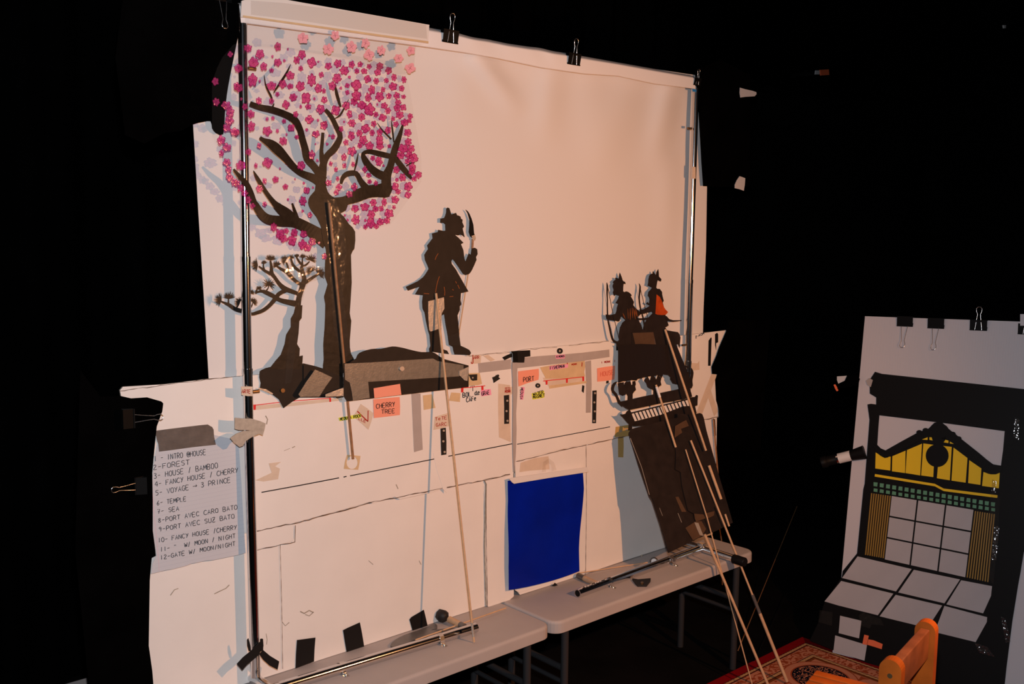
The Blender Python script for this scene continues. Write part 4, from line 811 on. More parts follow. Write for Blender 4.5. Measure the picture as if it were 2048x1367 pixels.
patch('tape_residue', [C8([(912, 1062), (960, 1066), (1028, 1072), (1020, 1130), (1008, 1190), (940, 1186), (885, 1182), (895, 1120)]), [(704 + 11 * math.cos(-i * 0.45), 924.5 + 13 * math.sin(-i * 0.45)) for i in range(14)]], M_masking, 'square of tan tape with a round hole at the tip of the tree rod', 'tape')
patch('tape_residue', C8([(245, 1135), (350, 1122), (300, 1160), (340, 1180), (325, 1270), (200, 1290), (130, 1280), (270, 1215), (255, 1170)]), M_masking2, 'torn beige tape residue right of the left pole', 'tape')
patch('tape_piece', [(1042, 925), (1070, 916), (1098, 912), (1100, 938), (1060, 941), (1040, 944)], M_masking2, 'pale tape patch above the blue gel header', 'tape', -0.003)

patch('tape_strip', [(1424, 744), (1434, 748), (1404, 828), (1392, 826)], M_masking2, 'faint beige tape strip slanting down the right board edge', 'tape')
patch('tape_strip', [(1412, 782), (1420, 776), (1436, 822), (1428, 832)], M_masking2, 'short beige tape crossing under the slanting strip on right board', 'tape', 0.0004)
patch('tape_strip', [(866, 905), (897, 898), (893, 985), (886, 978), (872, 935)], M_board, 'pale tape wedge under the three-rivet magnet strip beside the warrior rod', 'tape', -0.0002, 0.0006)
# straps and tape on the left pole
SW = Wall(-0.042)
sp_ = thing('fabric_strap', SW(500, 855), 'beige fabric strap looped and crossed around the left pole', 'strap')
ns = lambda pts: L1(pts)
MB().poly(SW, L1([(876, 308), (930, 313), (985, 314), (1040, 330), (1076, 345), (1068, 385), (1056, 423), (1010, 402), (960, 388), (900, 388), (875, 380)]), M_strap, 0.0025).build('strap_band', sp_)
MB().poly(SW, L1([(1010, 392), (1032, 412), (985, 432), (945, 458), (925, 490), (902, 497), (868, 470), (842, 440), (880, 412), (930, 392)]), M_strap, 0.0025, 0.0026).build('strap_tail', sp_)
lt_ = MB()
MB().poly(SW, L1([(918, 105), (992, 106), (994, 168), (960, 168), (920, 160)]), M_masking2, 0.0008, 0.0).build('tape_ring', None, 'pale tape ring with red letters ARTE around the left pole', 'tape')
write(lt_, SW, "ARTE", L1([(922, 148)])[0], L1([(978, 150)])[0], 7, M_inkred, 1.2, 0.001); lt_.build('handwriting', None, 'red letters on the tape ring around the left pole', 'writing')
MB().poly(Wall(-0.040), [(1385, 333), (1391, 334), (1391, 357), (1384, 357)], M_masking2, 0.0006).build('tape_ring', None, 'small orange-brown tape around the right pole', 'tape')
X2 = lambda pts: cv(280, 1100, 4.876, pts)
bx = thing('black_tape_cross', SW(515, 1310), 'crossed black tape tied round the foot of the left pole', 'tape')
MB().poly(SW, X2([(940, 1105), (1000, 1040), (1080, 975), (1160, 895), (1195, 860), (1200, 930), (1150, 1020), (1080, 1080), (1040, 1110), (992, 1165)]), M_blacktape, 0.002, 0.001).build('tape_tail', bx)
MB().poly(SW, X2([(1160, 1010), (1200, 970), (1265, 1025), (1355, 1080), (1338, 1160), (1260, 1120), (1200, 1065)]), M_blacktape, 0.002, 0.0).build('tape_tail', bx)
MB().poly(SW, X2([(1042, 870), (1055, 855), (1075, 930), (1080, 980), (1060, 980), (1045, 930)]), M_blacktape, 0.002, 0.0).build('tape_tail', bx)
MB().poly(SW, X2([(1170, 862), (1190, 858), (1200, 900), (1198, 975), (1170, 985)]), M_blacktape, 0.002, 0.0).build('tape_tail', bx)

# black tapes between board and table
def blk(pts, fold, label):
    t = thing('black_gaffer_tape', B0(*pts[0]), label, 'tape', 'black tapes fixing the board to the table')
    MB().poly(T0, pts, M_blacktape, 0.0008, -0.0092).build('upright_piece', t)
    if fold: MB().poly(Level(ZT), fold, M_blacktape, 0.0006).build('table_piece', t)
blk([(597, 1281), (634, 1276), (632, 1300), (631, 1324), (594, 1338), (595, 1310)], None, 'black tape fixing the board to the table, nearest the left pole')
C3b = lambda pts: cv(660, 1100, 4.452, pts)
blk(C3b([(130, 718), (175, 695), (280, 648), (300, 750), (318, 862), (240, 890), (162, 915), (145, 815)]), None, 'black tape fixing board to the table, in the middle of three')
blk(C3b([(722, 622), (740, 600), (850, 535), (868, 610), (888, 700), (820, 724), (755, 742), (735, 670)]), C3b([(755, 725), (885, 680), (888, 745), (758, 790)]), 'black tape fixing the board to the table above the metal paddle')

# ================================================================ BLUE GEL
D4 = lambda pts: cv(960, 900, 3.7975, pts)
GW = Wall(-0.010)
gl_ = thing('blue_gel_sheet', GW(1090, 950), 'deep blue gel sheet hanging from a white card header on the right board', 'gel')
MB().poly(GW, D4([(205, 212), (230, 203), (500, 165), (795, 123), (808, 152), (800, 160), (520, 202), (240, 248), (228, 240)]), M_card, 0.003, 0.010).build('card_header', gl_)
def gelf(u, v):
    lt = [(0, 207, 230), (0.15, 213, 380), (0.5, 205, 600), (0.8, 204, 880), (1, 211, 1057)]
    rt = [(0, 778, 160), (0.18, 783, 290), (0.45, 770, 480), (0.75, 742, 740), (1, 728, 907)]
    lx, ly = interp(lt, v); rx, ry = interp(rt, v)
    x, y = lx + (rx - lx) * u, ly + (ry - ly) * u + 25 * math.sin(math.pi * u) * v ** 4
    X, Y_ = D4([(x, y)])[0]
    off = 0.006 * math.sin(u * 5 + v * 2.2) * v + 0.003 * math.sin(u * 3 - v * 7) + 0.010 * v * v * u
    return GW(X, Y_, off + 0.002)
mb = MB(); mb.grid(gelf, 40, 40, M_gel); mb.build('gel', gl_)
MB().poly(GW, D4([(470, 165), (480, 90), (520, 60), (560, 90), (580, 150), (545, 158), (540, 110), (515, 95), (495, 115), (500, 160)]), M_clear, 0.002, 0.0).build('clear_tape', gl_)

# ================================================================ THINGS ON THE TABLE
TT = Level(ZT)
def tl(px, py, h): return atZ(px, py, ZT + h)
# taped dowel (left)
dw = thing('dowel_peg', tl(905, 1245, 0), 'short wooden dowel with a dark taped head, behind the left base tube', 'dowel')
a_, b_ = tl(*cv(660, 1100, 4.452, [(1062, 612)])[0], 0.016), tl(*cv(660, 1100, 4.452, [(1170, 668)])[0], 0.013)
MB().tube([a_, b_], 0.0105, M_wood, 14).build('peg', dw)
mb = MB(); c0 = tl(893, 1235, 0.022)
mb.tube([c0 + (c0 - b_).normalized() * q for q in (0.0, 0.006, 0.02, 0.034, 0.038)][::-1], [0.008, 0.019, 0.022, 0.019, 0.012], M_magnet, 7); mb.build('tape_wrap', dw, 'crumpled dark grey tape wrap')
mb = MB(); mb.tube([b_ - (b_ - a_) * 0.1, b_ + (b_ - a_) * 0.25], 0.0112, M_duct2, 12); mb.build('tape_wrap', dw)
MB().tube([tl(831, 1279, 0.012), tl(1012, 1215, 0.006)], 0.0024, M_wood, 8).build('thin_stick', None, 'thin pale stick lying across the paddle and left base tube', 'stick')
mb = MB(); mb.poly(TT, C3b([(538, 862), (560, 830), (620, 790), (700, 755), (780, 730), (880, 690), (925, 665), (955, 685), (945, 712), (890, 730), (1090, 705), (1100, 725), (1000, 755), (900, 775), (800, 790), (700, 835), (610, 862), (560, 876)]), M_duct2, 0.006, 0.0008, smooth=2)
mb.build('paddle', None, 'pointed dark silver paddle lying behind the left base tube', 'paddle')
# right dowel
D4q = lambda x, y: D4([(x, y)])[0]
dw = thing('dowel_peg', tl(1185, 1160, 0), 'short pencilled wooden dowel with black end, by the right base tube', 'dowel')
a_, b_ = tl(*D4q(745, 950), 0.013), tl(*D4q(905, 1022), 0.012)
MB().tube([a_.lerp(b_, 0.28), b_], 0.0100, M_wood, 14).build('peg', dw)
MB().tube([a_, a_.lerp(b_, 0.30)], 0.0112, M_duct2, 12).build('tape_wrap', dw, 'dark tape wrap')
MB().tube([tl(1148, 1147, 0.014), tl(1295, 1124, 0.004)], 0.0022, M_wood, 8).build('thin_stick', None, 'thin pale stick resting on the right dowel', 'stick')
mb = MB(); hs = [(770, 1052), (800, 1042), (840, 1035), (880, 1022), (920, 1008), (945, 1000)]
class TubeTop:
    def __call__(s, px, py, off=0.0): return atZ(px, py, hz + 0.0150) + Vector((0, 0, off))
write(mb, TubeTop(), "AUCHT", D4q(775, 1058), D4q(950, 1002), 5, M_ink, 1.0, 0.0008); mb.build('handwriting', None, 'scribbled black writing on the right base tube', 'writing')
t_ = thing('bowl_magnet', tl(1284, 1168, 0), 'small black boat-shaped magnet holder on the front of right table', 'magnet holder')
mb = MB(); R5 = lambda pts: cv(1250, 1040, 4.18, pts)
TB = Level(ZT)
mb.poly(TB, R5([(60, 500), (110, 508), (215, 498), (213, 515), (180, 556), (105, 556), (80, 530)]), M_magnet, 0.007, 0.0006); mb.build('holder_body', t_)
MB().disc(TB, *R5([(142, 543)])[0], 3, M_brass, 0.004, 0.0076, ry=1.8).build('magnet_stud', t_, 'brass coloured stud')
mb = MB(); mb.tube([tl(1308, 1122, 0.0), tl(1308, 1122, 0.010), tl(1308, 1122, 0.012)], [0.015, 0.017, 0.011], M_duct2, 20); mb.build('metal_dish', None, 'small round metal dish on the right table behind base tube', 'dish')
MB().disc(TB, 1283.5, 1111, 2.2, M_disc, 0.004, 0.0005, ry=1.6, n=12).build('round_magnet', None, 'tiny round magnet at the foot of right board', 'magnet')
MB().poly(Wall(-0.006), D4([(545, 1030), (568, 1004), (590, 1024), (575, 1032)]), M_blacktape, 0.001).build('tape_scrap', None, 'tiny black tape scrap under the bottom edge of the gel', 'tape')

# ================================================================ BINDER CLIPS
def clip(origin, ux, uz, label, s=0.045, dep=0.018, handle_up=True, back=0.0):
    """ux: along the clip's spine, uz: from jaws towards the spine, handle standing on spine or folded down"""
    ux = Vector(ux).normalized(); uz = Vector(uz).normalized(); uy = uz.cross(ux).normalized()
    if (CAM - Vector(origin)).dot(uy) < 0: uy = -uy
    t = thing('binder_clip', origin, label, 'clip', 'black binder clips')
    o = Vector(origin); h = s * 0.62; w_ = s / 2
    sec = [(-0.0015, 0), (-dep / 2, h), (dep / 2, h), (0.0015, 0)]
    vs = []
    for q in (-w_, w_):
        for (y, z) in sec: vs.append(o + ux * q + uy * y + uz * z)
        for (y, z) in sec: vs.append(o + ux * q + uy * y * 0.85 + uz * (z - 0.0012))
    fs = []
    for i in range(3): fs += [(i, i + 1, 9 + i, 8 + i), (4 + i, 5 + i, 13 + i, 12 + i), (i, 4 + i, 5 + i, i + 1), (8 + i, 12 + i, 13 + i, 9 + i)]
    mb = MB(); mb.add(vs, fs, M_clipblack); mb.tube([o + ux * -w_ + uy * 0.002, o + ux * w_ + uy * 0.002], 0.0022, M_clipblack, 8); mb.build('clip_body', t)
    def handle(sign, updir):
        base = o + uy * 0.003 * sign
        pts = [(-0.20, 0.0), (-0.13, 0.42), (-0.085, 0.72), (-0.15, 0.86), (-0.16, 0.98), (-0.08, 1.06), (0.08, 1.06), (0.16, 0.98), (0.15, 0.86), (0.085, 0.72), (0.13, 0.42), (0.20, 0.0)]
        mb = MB(); tiltv = (updir + uy * sign * 0.12).normalized()
        mb.tube([base + ux * p * s + tiltv * z * s * 1.35 for p, z in pts], s * 0.021, M_steel, 8); mb.build('wire_handle', t)
    handle(1, uz if handle_up else -uz)
    return t
XU = Vector((1, 0, 0)); ZU = Vector((0, 0, 1))
up_ = (WP(485, 20) - WP(511, 1352)).normalized()
top_dir = (WP(1391, 172) - WP(484, 18)).normalized()
def atw(px, py, y): return atY(px, py, y)
clip(atw(900, 85, -0.044), top_dir, up_, 'binder clip on the screen top just right of the card strip', 0.060)
clip(atw(1147, 129, -0.044), top_dir, up_, 'binder clip on the middle right of the screen top', 0.060)
clip(atw(1393, 170, -0.042), top_dir, up_, 'binder clip with thin handle at the top right corner of screen', 0.042)
clip(atw(445, 2, -0.010), XU, ZU, 'binder clip hanging head down above the top left drape', 0.05, handle_up=False)
clip(atw(268, 836, -0.022), ZU, Vector((-1, 0, 0.05)), 'binder clip with its handle pointing right over left drape', 0.05, handle_up=False)
clip(atw(270, 972, -0.022), ZU, Vector((1, 0, -0.05)), 'binder clip with its handle pointing left on the left drape', 0.045, handle_up=False)

# ================================================================ ARCHERS
A6 = lambda pts: cv(1195, 530, 8.04, pts)
AR = Lean(0.003, 1.66, 0.045)
ar = thing('archers_puppet', AR(1290, 700), 'black puppet of two archers riding, with orange capes, at the right end of the boards', 'puppet')
a1 = A6([(355, 120), (365, 140), (375, 165), (388, 200), (402, 245), (415, 258), (440, 268), (448, 302), (415, 300), (410, 350), (408, 420), (430, 432), (460, 420), (495, 432), (520, 452), (538, 470), (545, 490), (530, 500), (560, 550), (582, 590), (570, 640), (605, 685), (650, 725), (705, 760), (690, 790), (640, 830), (660, 890), (700, 960), (722, 1040), (560, 1090), (560, 1367), (300, 1367), (300, 1250), (345, 1200), (340, 1100), (360, 1000), (400, 920), (450, 880), (415, 850), (380, 820), (395, 760), (375, 820), (350, 895), (330, 905), (270, 890), (200, 880), (140, 860), (130, 790), (165, 795), (200, 800), (260, 790), (285, 780), (300, 750), (310, 680), (330, 620), (290, 605), (330, 540), (345, 490), (300, 475), (285, 470), (265, 495), (258, 470), (245, 440), (258, 400), (240, 330), (258, 290), (245, 270), (262, 250), (290, 230), (280, 205), (300, 200), (340, 218), (345, 160)])
MB().poly(AR, a1, M_dkbrown, 0.0016).build('left_archer', ar)
a2 = A6([(968, 62), (976, 120), (978, 182), (1018, 225), (1010, 262), (985, 255), (955, 238), (945, 300), (935, 360), (950, 378), (990, 380), (1010, 405), (1028, 430), (1030, 470), (1042, 520), (1055, 572), (1040, 600), (1060, 680), (1090, 720), (1122, 750), (1080, 800), (1105, 840), (1120, 880), (1115, 910), (1135, 965), (1100, 990), (1080, 1000), (1110, 1045), (1200, 1062), (1285, 1075), (1308, 1110), (1325, 1160), (1318, 1240), (1310, 1332), (1298, 1300), (1285, 1268), (1262, 1275), (1255, 1300), (1240, 1367), (1100, 1420), (550, 1420), (540, 1080), (720, 1040), (738, 960), (760, 910), (790, 860), (830, 820), (880, 770), (860, 740), (800, 760), (740, 780), (690, 785), (670, 712), (720, 712), (790, 680), (835, 650), (800, 630), (775, 618), (785, 600), (800, 592), (820, 620), (828, 540), (815, 500), (800, 490), (810, 430), (850, 388), (870, 360), (840, 345), (815, 330), (798, 332), (808, 280), (810, 230), (822, 180), (835, 150), (880, 132), (878, 115), (885, 96), (905, 130), (930, 158), (940, 110)])
MB().poly(AR, a2, M_dkbrown, 0.0016, 0.0018).build('right_archer', ar)
def bow(pts, string, extra=()):
    b_ = MB(); b_.stroke(AR, A6(pts), M_dkbrown, 0.0016, 0.0036, smooth=3); b_.build('bow', ar)
    b_ = MB(); b_.tube([AR(*q, 0.004) for q in A6(string)], 0.0012, M_dkbrown, 6); b_.build('bowstring', ar)
bow([(135, 280, 6), (143, 340, 24), (140, 450, 20), (145, 560, 16), (145, 700, 18), (152, 860, 20), (185, 1020, 26), (215, 1150, 28), (255, 1222, 34), (335, 1240, 28)], [(150, 340), (240, 800), (340, 1210)])
bow([(655, 292, 4), (670, 345, 20), (665, 420, 24), (656, 540, 20), (676, 690, 20), (715, 830, 20), (738, 950, 20), (745, 1040, 14)], [(668, 345), (745, 660), (795, 840)])
b_ = MB(); b_.stroke(AR, A6([(635, 862, 24), (700, 866, 26), (780, 858, 30), (850, 840, 20)]), M_dkbrown, 0.0012, 0.0038); b_.build('arrow_case', ar)
b_ = MB(); b_.stroke(AR, A6([(1080, 830, 40), (1130, 880, 34), (1200, 897, 28), (1270, 893, 20), (1335, 885, 10)]), M_dkbrown, 0.0016, 0.0036); b_.build('sword', ar)
MB().poly(AR, A6([(938, 470), (930, 620), (918, 780), (950, 795), (1020, 800), (1080, 797), (1104, 775), (1122, 752), (1085, 715), (1060, 680), (1040, 630), (1020, 570), (990, 510)]), M_orange, 0.0006, 0.0036).build('orange_cape', ar, 'bright orange cape of the right archer')
cp = MB()
for x0, y0, x1, y1, w_ in ((520, 690, 520, 880, 14), (550, 680, 560, 850, 12), (570, 690, 605, 870, 16), (600, 690, 640, 830, 12), (480, 700, 490, 860, 8), (400, 770, 440, 860, 12), (590, 720, 625, 820, 10)):
    cp.stroke(AR, A6([(x0, y0, 2), ((x0 + x1) / 2, (y0 + y1) / 2, w_), (x1, y1, 3)]), M_slit, 0.0004, 0.0018)
cp.build('orange_cape', ar, 'orange folds on the cape of the left archer')
MB().poly(AR, A6([(548, 1090), (700, 1082), (878, 1075), (905, 1190), (928, 1308), (760, 1322), (602, 1332), (575, 1210)]), M_brownfab, 0.0012, 0.0046).build('brown_card_patch', ar, 'plain brown card patch')
MB().poly(AR, A6([(898, 1170), (915, 1240), (930, 1310), (905, 1318), (892, 1200)]), M_clear, 0.0008, 0.006).build('clear_tape', ar)

# ================================================================ HOUSE PUPPET WITH CARVED FRONT AND RAILING
H7 = lambda pts: cv(1210, 690, 7.195, pts)
HP = Lean(-0.035, 1.24, 0.10)
hp = thing('carved_house_puppet', HP(1290, 760), 'large dark house puppet with carved arches and railing, hanging below the archers', 'puppet')
def hpoly(name, pts, lab=None, off=0.0, m=None, t=0.002, sm=0): MB().poly(HP, H7(pts), m or M_dkbrown, t, off, smooth=sm).build(name, hp, lab)
hpoly('taped_roof', [(155, 0), (178, 25), (182, 110), (180, 300), (182, 540), (210, 530), (250, 518), (350, 500), (440, 508), (460, 485), (500, 478), (580, 452), (660, 445), (740, 428), (770, 440), (805, 468), (825, 415), (900, 425), (940, 470), (985, 540), (1060, 480), (1160, 400), (1172, 362), (1130, 270), (1100, 200), (1060, 100), (1020, 0), (500, -20)], 'dark glossy taped roof area', 0.0021, M_roof)
hpoly('front_beam', [(200, 812), (320, 790), (400, 772), (550, 735), (700, 705), (880, 668), (1060, 630), (1210, 608), (1235, 680), (1250, 740), (1110, 780), (860, 822), (600, 880), (350, 930), (300, 905), (240, 862)])
hpoly('carved_column', [(180, 545), (245, 535), (262, 530), (268, 560), (275, 585), (280, 540), (305, 520), (330, 520), (360, 515), (375, 575), (390, 565), (392, 520), (430, 512), (438, 560), (428, 590), (440, 640), (410, 670), (392, 700), (392, 775), (320, 795), (322, 730), (305, 700), (280, 705), (250, 720), (200, 700)], off=0.0004)
hpoly('carved_column', [(560, 500), (610, 450), (640, 515), (660, 445), (700, 440), (735, 495), (755, 430), (805, 470), (795, 520), (805, 572), (765, 598), (762, 640), (768, 695), (690, 712), (692, 650), (660, 625), (610, 600), (588, 540)], off=0.0004)
hpoly('carved_column', [(970, 545), (930, 480), (990, 425), (1020, 470), (1060, 400), (1100, 425), (1172, 380), (1200, 430), (1215, 520), (1240, 560), (1260, 570), (1242, 618), (1060, 645), (1050, 590), (1040, 560)], off=0.0004)
b_ = MB(); b_.stroke(HP, H7([(165, 525, 10), (125, 560, 34), (105, 610, 40), (108, 655, 34), (150, 705, 34), (175, 760, 34), (200, 815, 40), (255, 860, 50)]), M_dkbrown, 0.002, 0.0002, smooth=3); b_.build('scroll_ornament', hp)
b_ = MB(); b_.stroke(HP, H7([(1155, 305, 12), (1205, 320, 36), (1245, 375, 40), (1245, 440, 38), (1230, 500, 46), (1245, 570, 26)]), M_dkbrown, 0.002, 0.0002, smooth=3); b_.stroke(HP, H7([(1180, 380, 30), (1190, 470, 40), (1205, 580, 60)]), M_dkbrown, 0.002, 0.0003); b_.build('scroll_ornament', hp)
hpoly('roof_wing', [(208, 990), (250, 996), (290, 985), (310, 950), (350, 925), (375, 970), (400, 1060), (425, 1100), (385, 1150), (385, 1220), (330, 1210), (340, 1130), (300, 1090), (260, 1040)], off=0.0004)
hpoly('roof_wing', [(1200, 770), (1245, 747), (1290, 742), (1310, 715), (1332, 722), (1326, 800), (1325, 862), (1290, 875), (1300, 920), (1312, 975), (1240, 990), (1215, 880)], off=0.0004)
hpoly('gallery_backing', [(352, 975), (740, 895), (1200, 780), (1215, 880), (1100, 905), (800, 1010), (420, 1110)], 'translucent pale gallery backing', -0.0015, M_board, 0.0004)
hpoly('railing_beam', [(352, 972), (700, 888), (1100, 790), (1200, 768), (1204, 782), (1100, 806), (700, 905), (356, 990)], off=0.0006)
for k in range(16):
    x0, y0 = 378 + k * 51.5, 985 - k * 12.4
    if k < 14 or True:
        b_ = MB(); b_.stroke(HP, H7([(x0 - 12, y0 - 10, 12), (x0 + 38, y0 + 105, 12)]), M_dkbrown, 0.0015, 0.0006); b_.build('railing_slat', hp)
HB = Lean(-0.055, 1.13, 0.36)
Q6 = lambda pts: cv(1150, 760, 3.797, pts)
MB().poly(HP, H7([(370, 1098), (440, 1090), (620, 1045), (800, 1000), (1050, 905), (1110, 880), (1215, 872), (1300, 960), (1330, 1070), (1000, 1130), (400, 1160)]), M_dkbrown, 0.002, 0.0).build('lower_front', hp)
bd = thing('dark_leaning_board', HB(1370, 1000), 'tall dark brown boards leaning out from the house puppet over the table edge', 'board')
def bpoly(name, pts, m, off, t=0.003, lab=None, sm=0): MB().poly(HB, Q6(pts), m, t, off, smooth=sm).build(name, bd, lab)
bpoly('back_board', [(780, 250), (880, 262), (950, 248), (968, 256), (980, 285), (1000, 380), (1050, 560), (1100, 740), (1160, 940), (1200, 1080), (1080, 1140), (950, 1195), (880, 900), (800, 600)], M_dkbrown, -0.004)
bpoly('front_board', [(405, 400), (425, 370), (600, 325), (830, 270), (850, 420), (1000, 900), (1090, 1130), (950, 1190), (830, 1250), (705, 1310), (640, 1080), (580, 900), (560, 870), (480, 640)], M_dkbrown, 0.0)
bpoly('flap_board', [(745, 438), (800, 385), (850, 400), (900, 470), (960, 580), (1010, 780), (1050, 960), (1000, 1000), (930, 1030), (880, 1010), (845, 990), (800, 800), (790, 700), (750, 680), (755, 560)], M_dkbrown, 0.006, 0.0025)
bpoly('lower_flap', [(582, 898), (640, 885), (750, 865), (800, 1000), (850, 1100), (830, 1250), (705, 1310), (640, 1090)], M_dkbrown, 0.0035, 0.002)
bpoly('brown_patch', [(745, 352), (790, 325), (830, 305), (850, 350), (790, 372), (800, 400), (742, 440)], M_brownfab, 0.009, 0.0012, 'small brown card patch')
bpoly('brown_patch', [(890, 1015), (960, 1020), (975, 1050), (905, 1075), (895, 1050)], M_brownfab, 0.009, 0.0012, 'small brown card patch')
bpoly('brown_patch', [(985, 1010), (1045, 995), (1040, 1028), (990, 1052)], M_brownfab, 0.009, 0.0012, 'small brown card patch')
bpoly('brown_patch', [(828, 1122), (900, 1075), (950, 1070), (985, 1130), (955, 1180), (885, 1215)], M_brownfab, 0.006, 0.0012, 'lower brown card patch')
bpoly('tape_patch', [(895, 1080), (925, 1085), (950, 1150), (965, 1185), (935, 1175), (915, 1130)], M_shine, 0.0075, 0.0008, 'shiny tape patch')
bpoly('glue_streak', [(752, 888), (775, 885), (835, 1000), (800, 1000)], M_brownfab, 0.006, 0.001, 'brown strip')
b_ = MB(); b_.stroke(HB, Q6([(415, 440), (500, 660), (560, 870)]), M_shine, 0.0006, 0.0032, w=0.9); b_.build('shiny_edge', bd, 'thin shiny edge')
b_ = MB(); b_.stroke(HB, Q6([(772, 1010), (800, 1080)]), M_shine, 0.0006, 0.0062, w=0.8); b_.stroke(HB, Q6([(632, 970), (655, 1030)]), M_shine, 0.0004, 0.0062, w=0.6); b_.build('shiny_edge', bd)

# ================================================================ LOOSE CONTROL RODS AT THE RIGHT
def rod(name, pts, r, m, label, seg=10):
    MB().tube(pts, r, m, seg).build(name, None, label, 'rod', 'wooden control rods of the leaning puppets')
HPr = Lean(-0.065, 1.24, 0.10); 
rd = thing('brush_rod', HPr(1308, 770), 'short wooden rod with white taped tip on the railing of the house puppet', 'rod', 'wooden control rods of the leaning puppets')
p0 = HP(1307, 769, 0.012); p1 = HB(1346, 895, 0.014)
MB().tube([p0, p1], 0.0045, M_wood, 10).build('shaft', rd)
MB().tube([p0.lerp(p1, 0.03), p0.lerp(p1, 0.20)], 0.0056, M_card, 10).build('tape_wrap', rd, 'white tape wrap')
rod('control_rod', [AR(1324.5, 658, 0.014), HB(1404, 902, 0.020)], 0.0048, M_wood, 'long wooden rod from the right archer down across the house railing')
rd = thing('spliced_rod', atZ(1574, 1362, 0), 'longest wooden rod, spliced with grey tape, reaching down to rug', 'rod', 'wooden control rods of the leaning puppets')
t0 = HB(1373, 882, 0.022); t1 = atZ(1574, 1362, 0.021)
def onray(px, py, A_, B_):
    """point of segment A-B seen nearest picture point"""
    best = None
    for k in range(401):
        p = A_.lerp(B_, k / 400); v = p - CAM
        xc = AX.x * v.x + AY.x * v.y + AZ.x * v.z; yc = AX.y * v.x + AY.y * v.y + AZ.y * v.z; zc = AX.z * v.x + AY.z * v.y + AZ.z * v.z
        e = abs(1024 + FPX * xc / zc - px) + abs(683.5 + FPX * yc / zc - py)
        if best is None or e < best[0]: best = (e, p)
    return best[1]
s1 = onray(1502, 1188, t0, t1); s2 = onray(1518, 1226, t0, t1)
MB().tube([t0, s2], 0.0042, M_wood, 10).build('upper_shaft', rd)
MB().tube([s1, s2], 0.0068, M_duct2, 10).build('tape_splice', rd, 'dark grey tape splice')
MB().tube([s2, t1], 0.0066, M_wood, 12).build('lower_shaft', rd, 'thicker square dowel')
rod('control_rod', [HB(1403, 1069, 0.016), atZ(1540, 1378, 0.018)], 0.0056, M_wood, 'thick wooden rod from the lowest brown patch down to the rug')
rod('control_rod', [HB(1363.5, 900, 0.020), HB(1406, 1035, 0.020), atZ(1507, 1378, 0.012)], 0.0026, M_wood, 'thinnest rod in front of the boards, ending between table leg and rug')
rod('control_rod', [HB(1414, 931, 0.010), HB(1438, 998, 0.010)], 0.0062, M_wood, 'short thick dowel piece on the right side of the leaning boards')
rod('control_rod', [HB(1447, 1028, 0.008), HB(1455, 1052, 0.008)], 0.0042, M_wood, 'tiny dowel end at the lower right of the leaning boards')
rod('control_rod', [atY(1427, 838, -0.005), atY(1436, 952, -0.005)], 0.0036, M_wooddark, 'orange-brown stick along the right edge of the foam board')
rod('control_rod', [atY(1438, 1050, 0.39), atY(1443, 1080, 0.39), atY(1443, 1080, 0.39) * 1 + Vector((0.02, 0, -atY(1443, 1080, 0.39).z + 0.002))], 0.0036, M_wooddark, 'orange-brown stick end behind the far right table corner')
MB().poly(T0, [(1417, 681), (1422, 674), (1423, 676), (1421, 730), (1421, 731), (1416, 731)], M_blacktape, 0.001).build('black_strip', None, 'taller black strip on the right board edge', 'tape')
MB().poly(T0, [(1430, 668), (1434, 665), (1436, 668), (1436, 684), (1432, 686), (1432, 700), (1430, 690)], M_blacktape, 0.001).build('black_strip', None, 'shorter black strip near the right board corner', 'tape')
MB().poly(T0, [(1425, 836), (1429, 838), (1431, 870), (1429, 871), (1426, 850)], M_blacktape, 0.001, 0.002).build('black_strip', None, 'thin black strip low on the right board edge', 'tape')
fw = MB(); write(fw, T0, "Z-KOM", (1391, 676), (1408, 668), 4, M_ink, 0.8, 0.0002); fw.build('handwriting', None, 'faint pencilled scribble at the top of the board right of the pole', 'writing')

# ================================================================ LEANING HOUSE BACKDROP AT RIGHT
PB0 = atZ(1650, 1306, 0); PB1 = atZ(2040, 1410, 0); u_ = (PB1 - PB0).normalized()
hn = Vector((-u_.y, u_.x, 0)); 
if hn.dot(CAM - PB0) < 0: hn = -hn
th = math.radians(12)
pn_ = (hn * math.cos(th) + Vector((0, 0, 1)) * math.sin(th)).normalized()
PP = Plane(PB0, pn_)
K6 = lambda pts: cv(1620, 600, 3.598, pts)
K7 = lambda pts: cv(1620, 960, 3.36, pts)
bp = thing('corrugated_panel', PP(1850, 1100), 'large white corrugated plastic panel leaning on the floor at the right', 'panel')
mb = MB(); mb.poly(PP, [(1730, 632), (2048, 643), (2260, 650), (2260, 1462), (2040, 1404), (1665, 1304), (1683, 1150)], M_coro, 0.005, -0.005); mb.build('sheet', bp)
rg = MB()
for k in range(64):
    x = 1735 + k * 5.2; yb = 745 + (x - 1745) * 0.092
    rg.stroke(PP, [(x, 636 + (x - 1730) * 0.033), (x - (yb - 636) * 0.075, yb)], M_coro, 0.0005, 0.0, w=1.2)
rg.build('flute_ribs', bp)
bh = thing('house_backdrop', PP(1850, 1200, 0.01), 'black framed house front with amber gable and white squares, on the corrugated panel', 'backdrop')
outer = K6([(470, 515), (520, 530), (660, 545), (1100, 592), (1545, 640), (1700, 660)]) + K7([(1800, 0), (1800, 300), (1438, 480), (1415, 620), (1400, 700), (1360, 950), (1322, 1250), (1300, 1455), (900, 1370), (480, 1262), (160, 1140), (0, 1075), (60, 950), (100, 815), (215, 650), (222, 608), (318, 490), (360, 60)]) + K6([(395, 1320), (430, 860), (415, 750), (440, 745), (478, 750), (478, 700), (432, 672), (432, 620), (405, 580), (440, 560)])
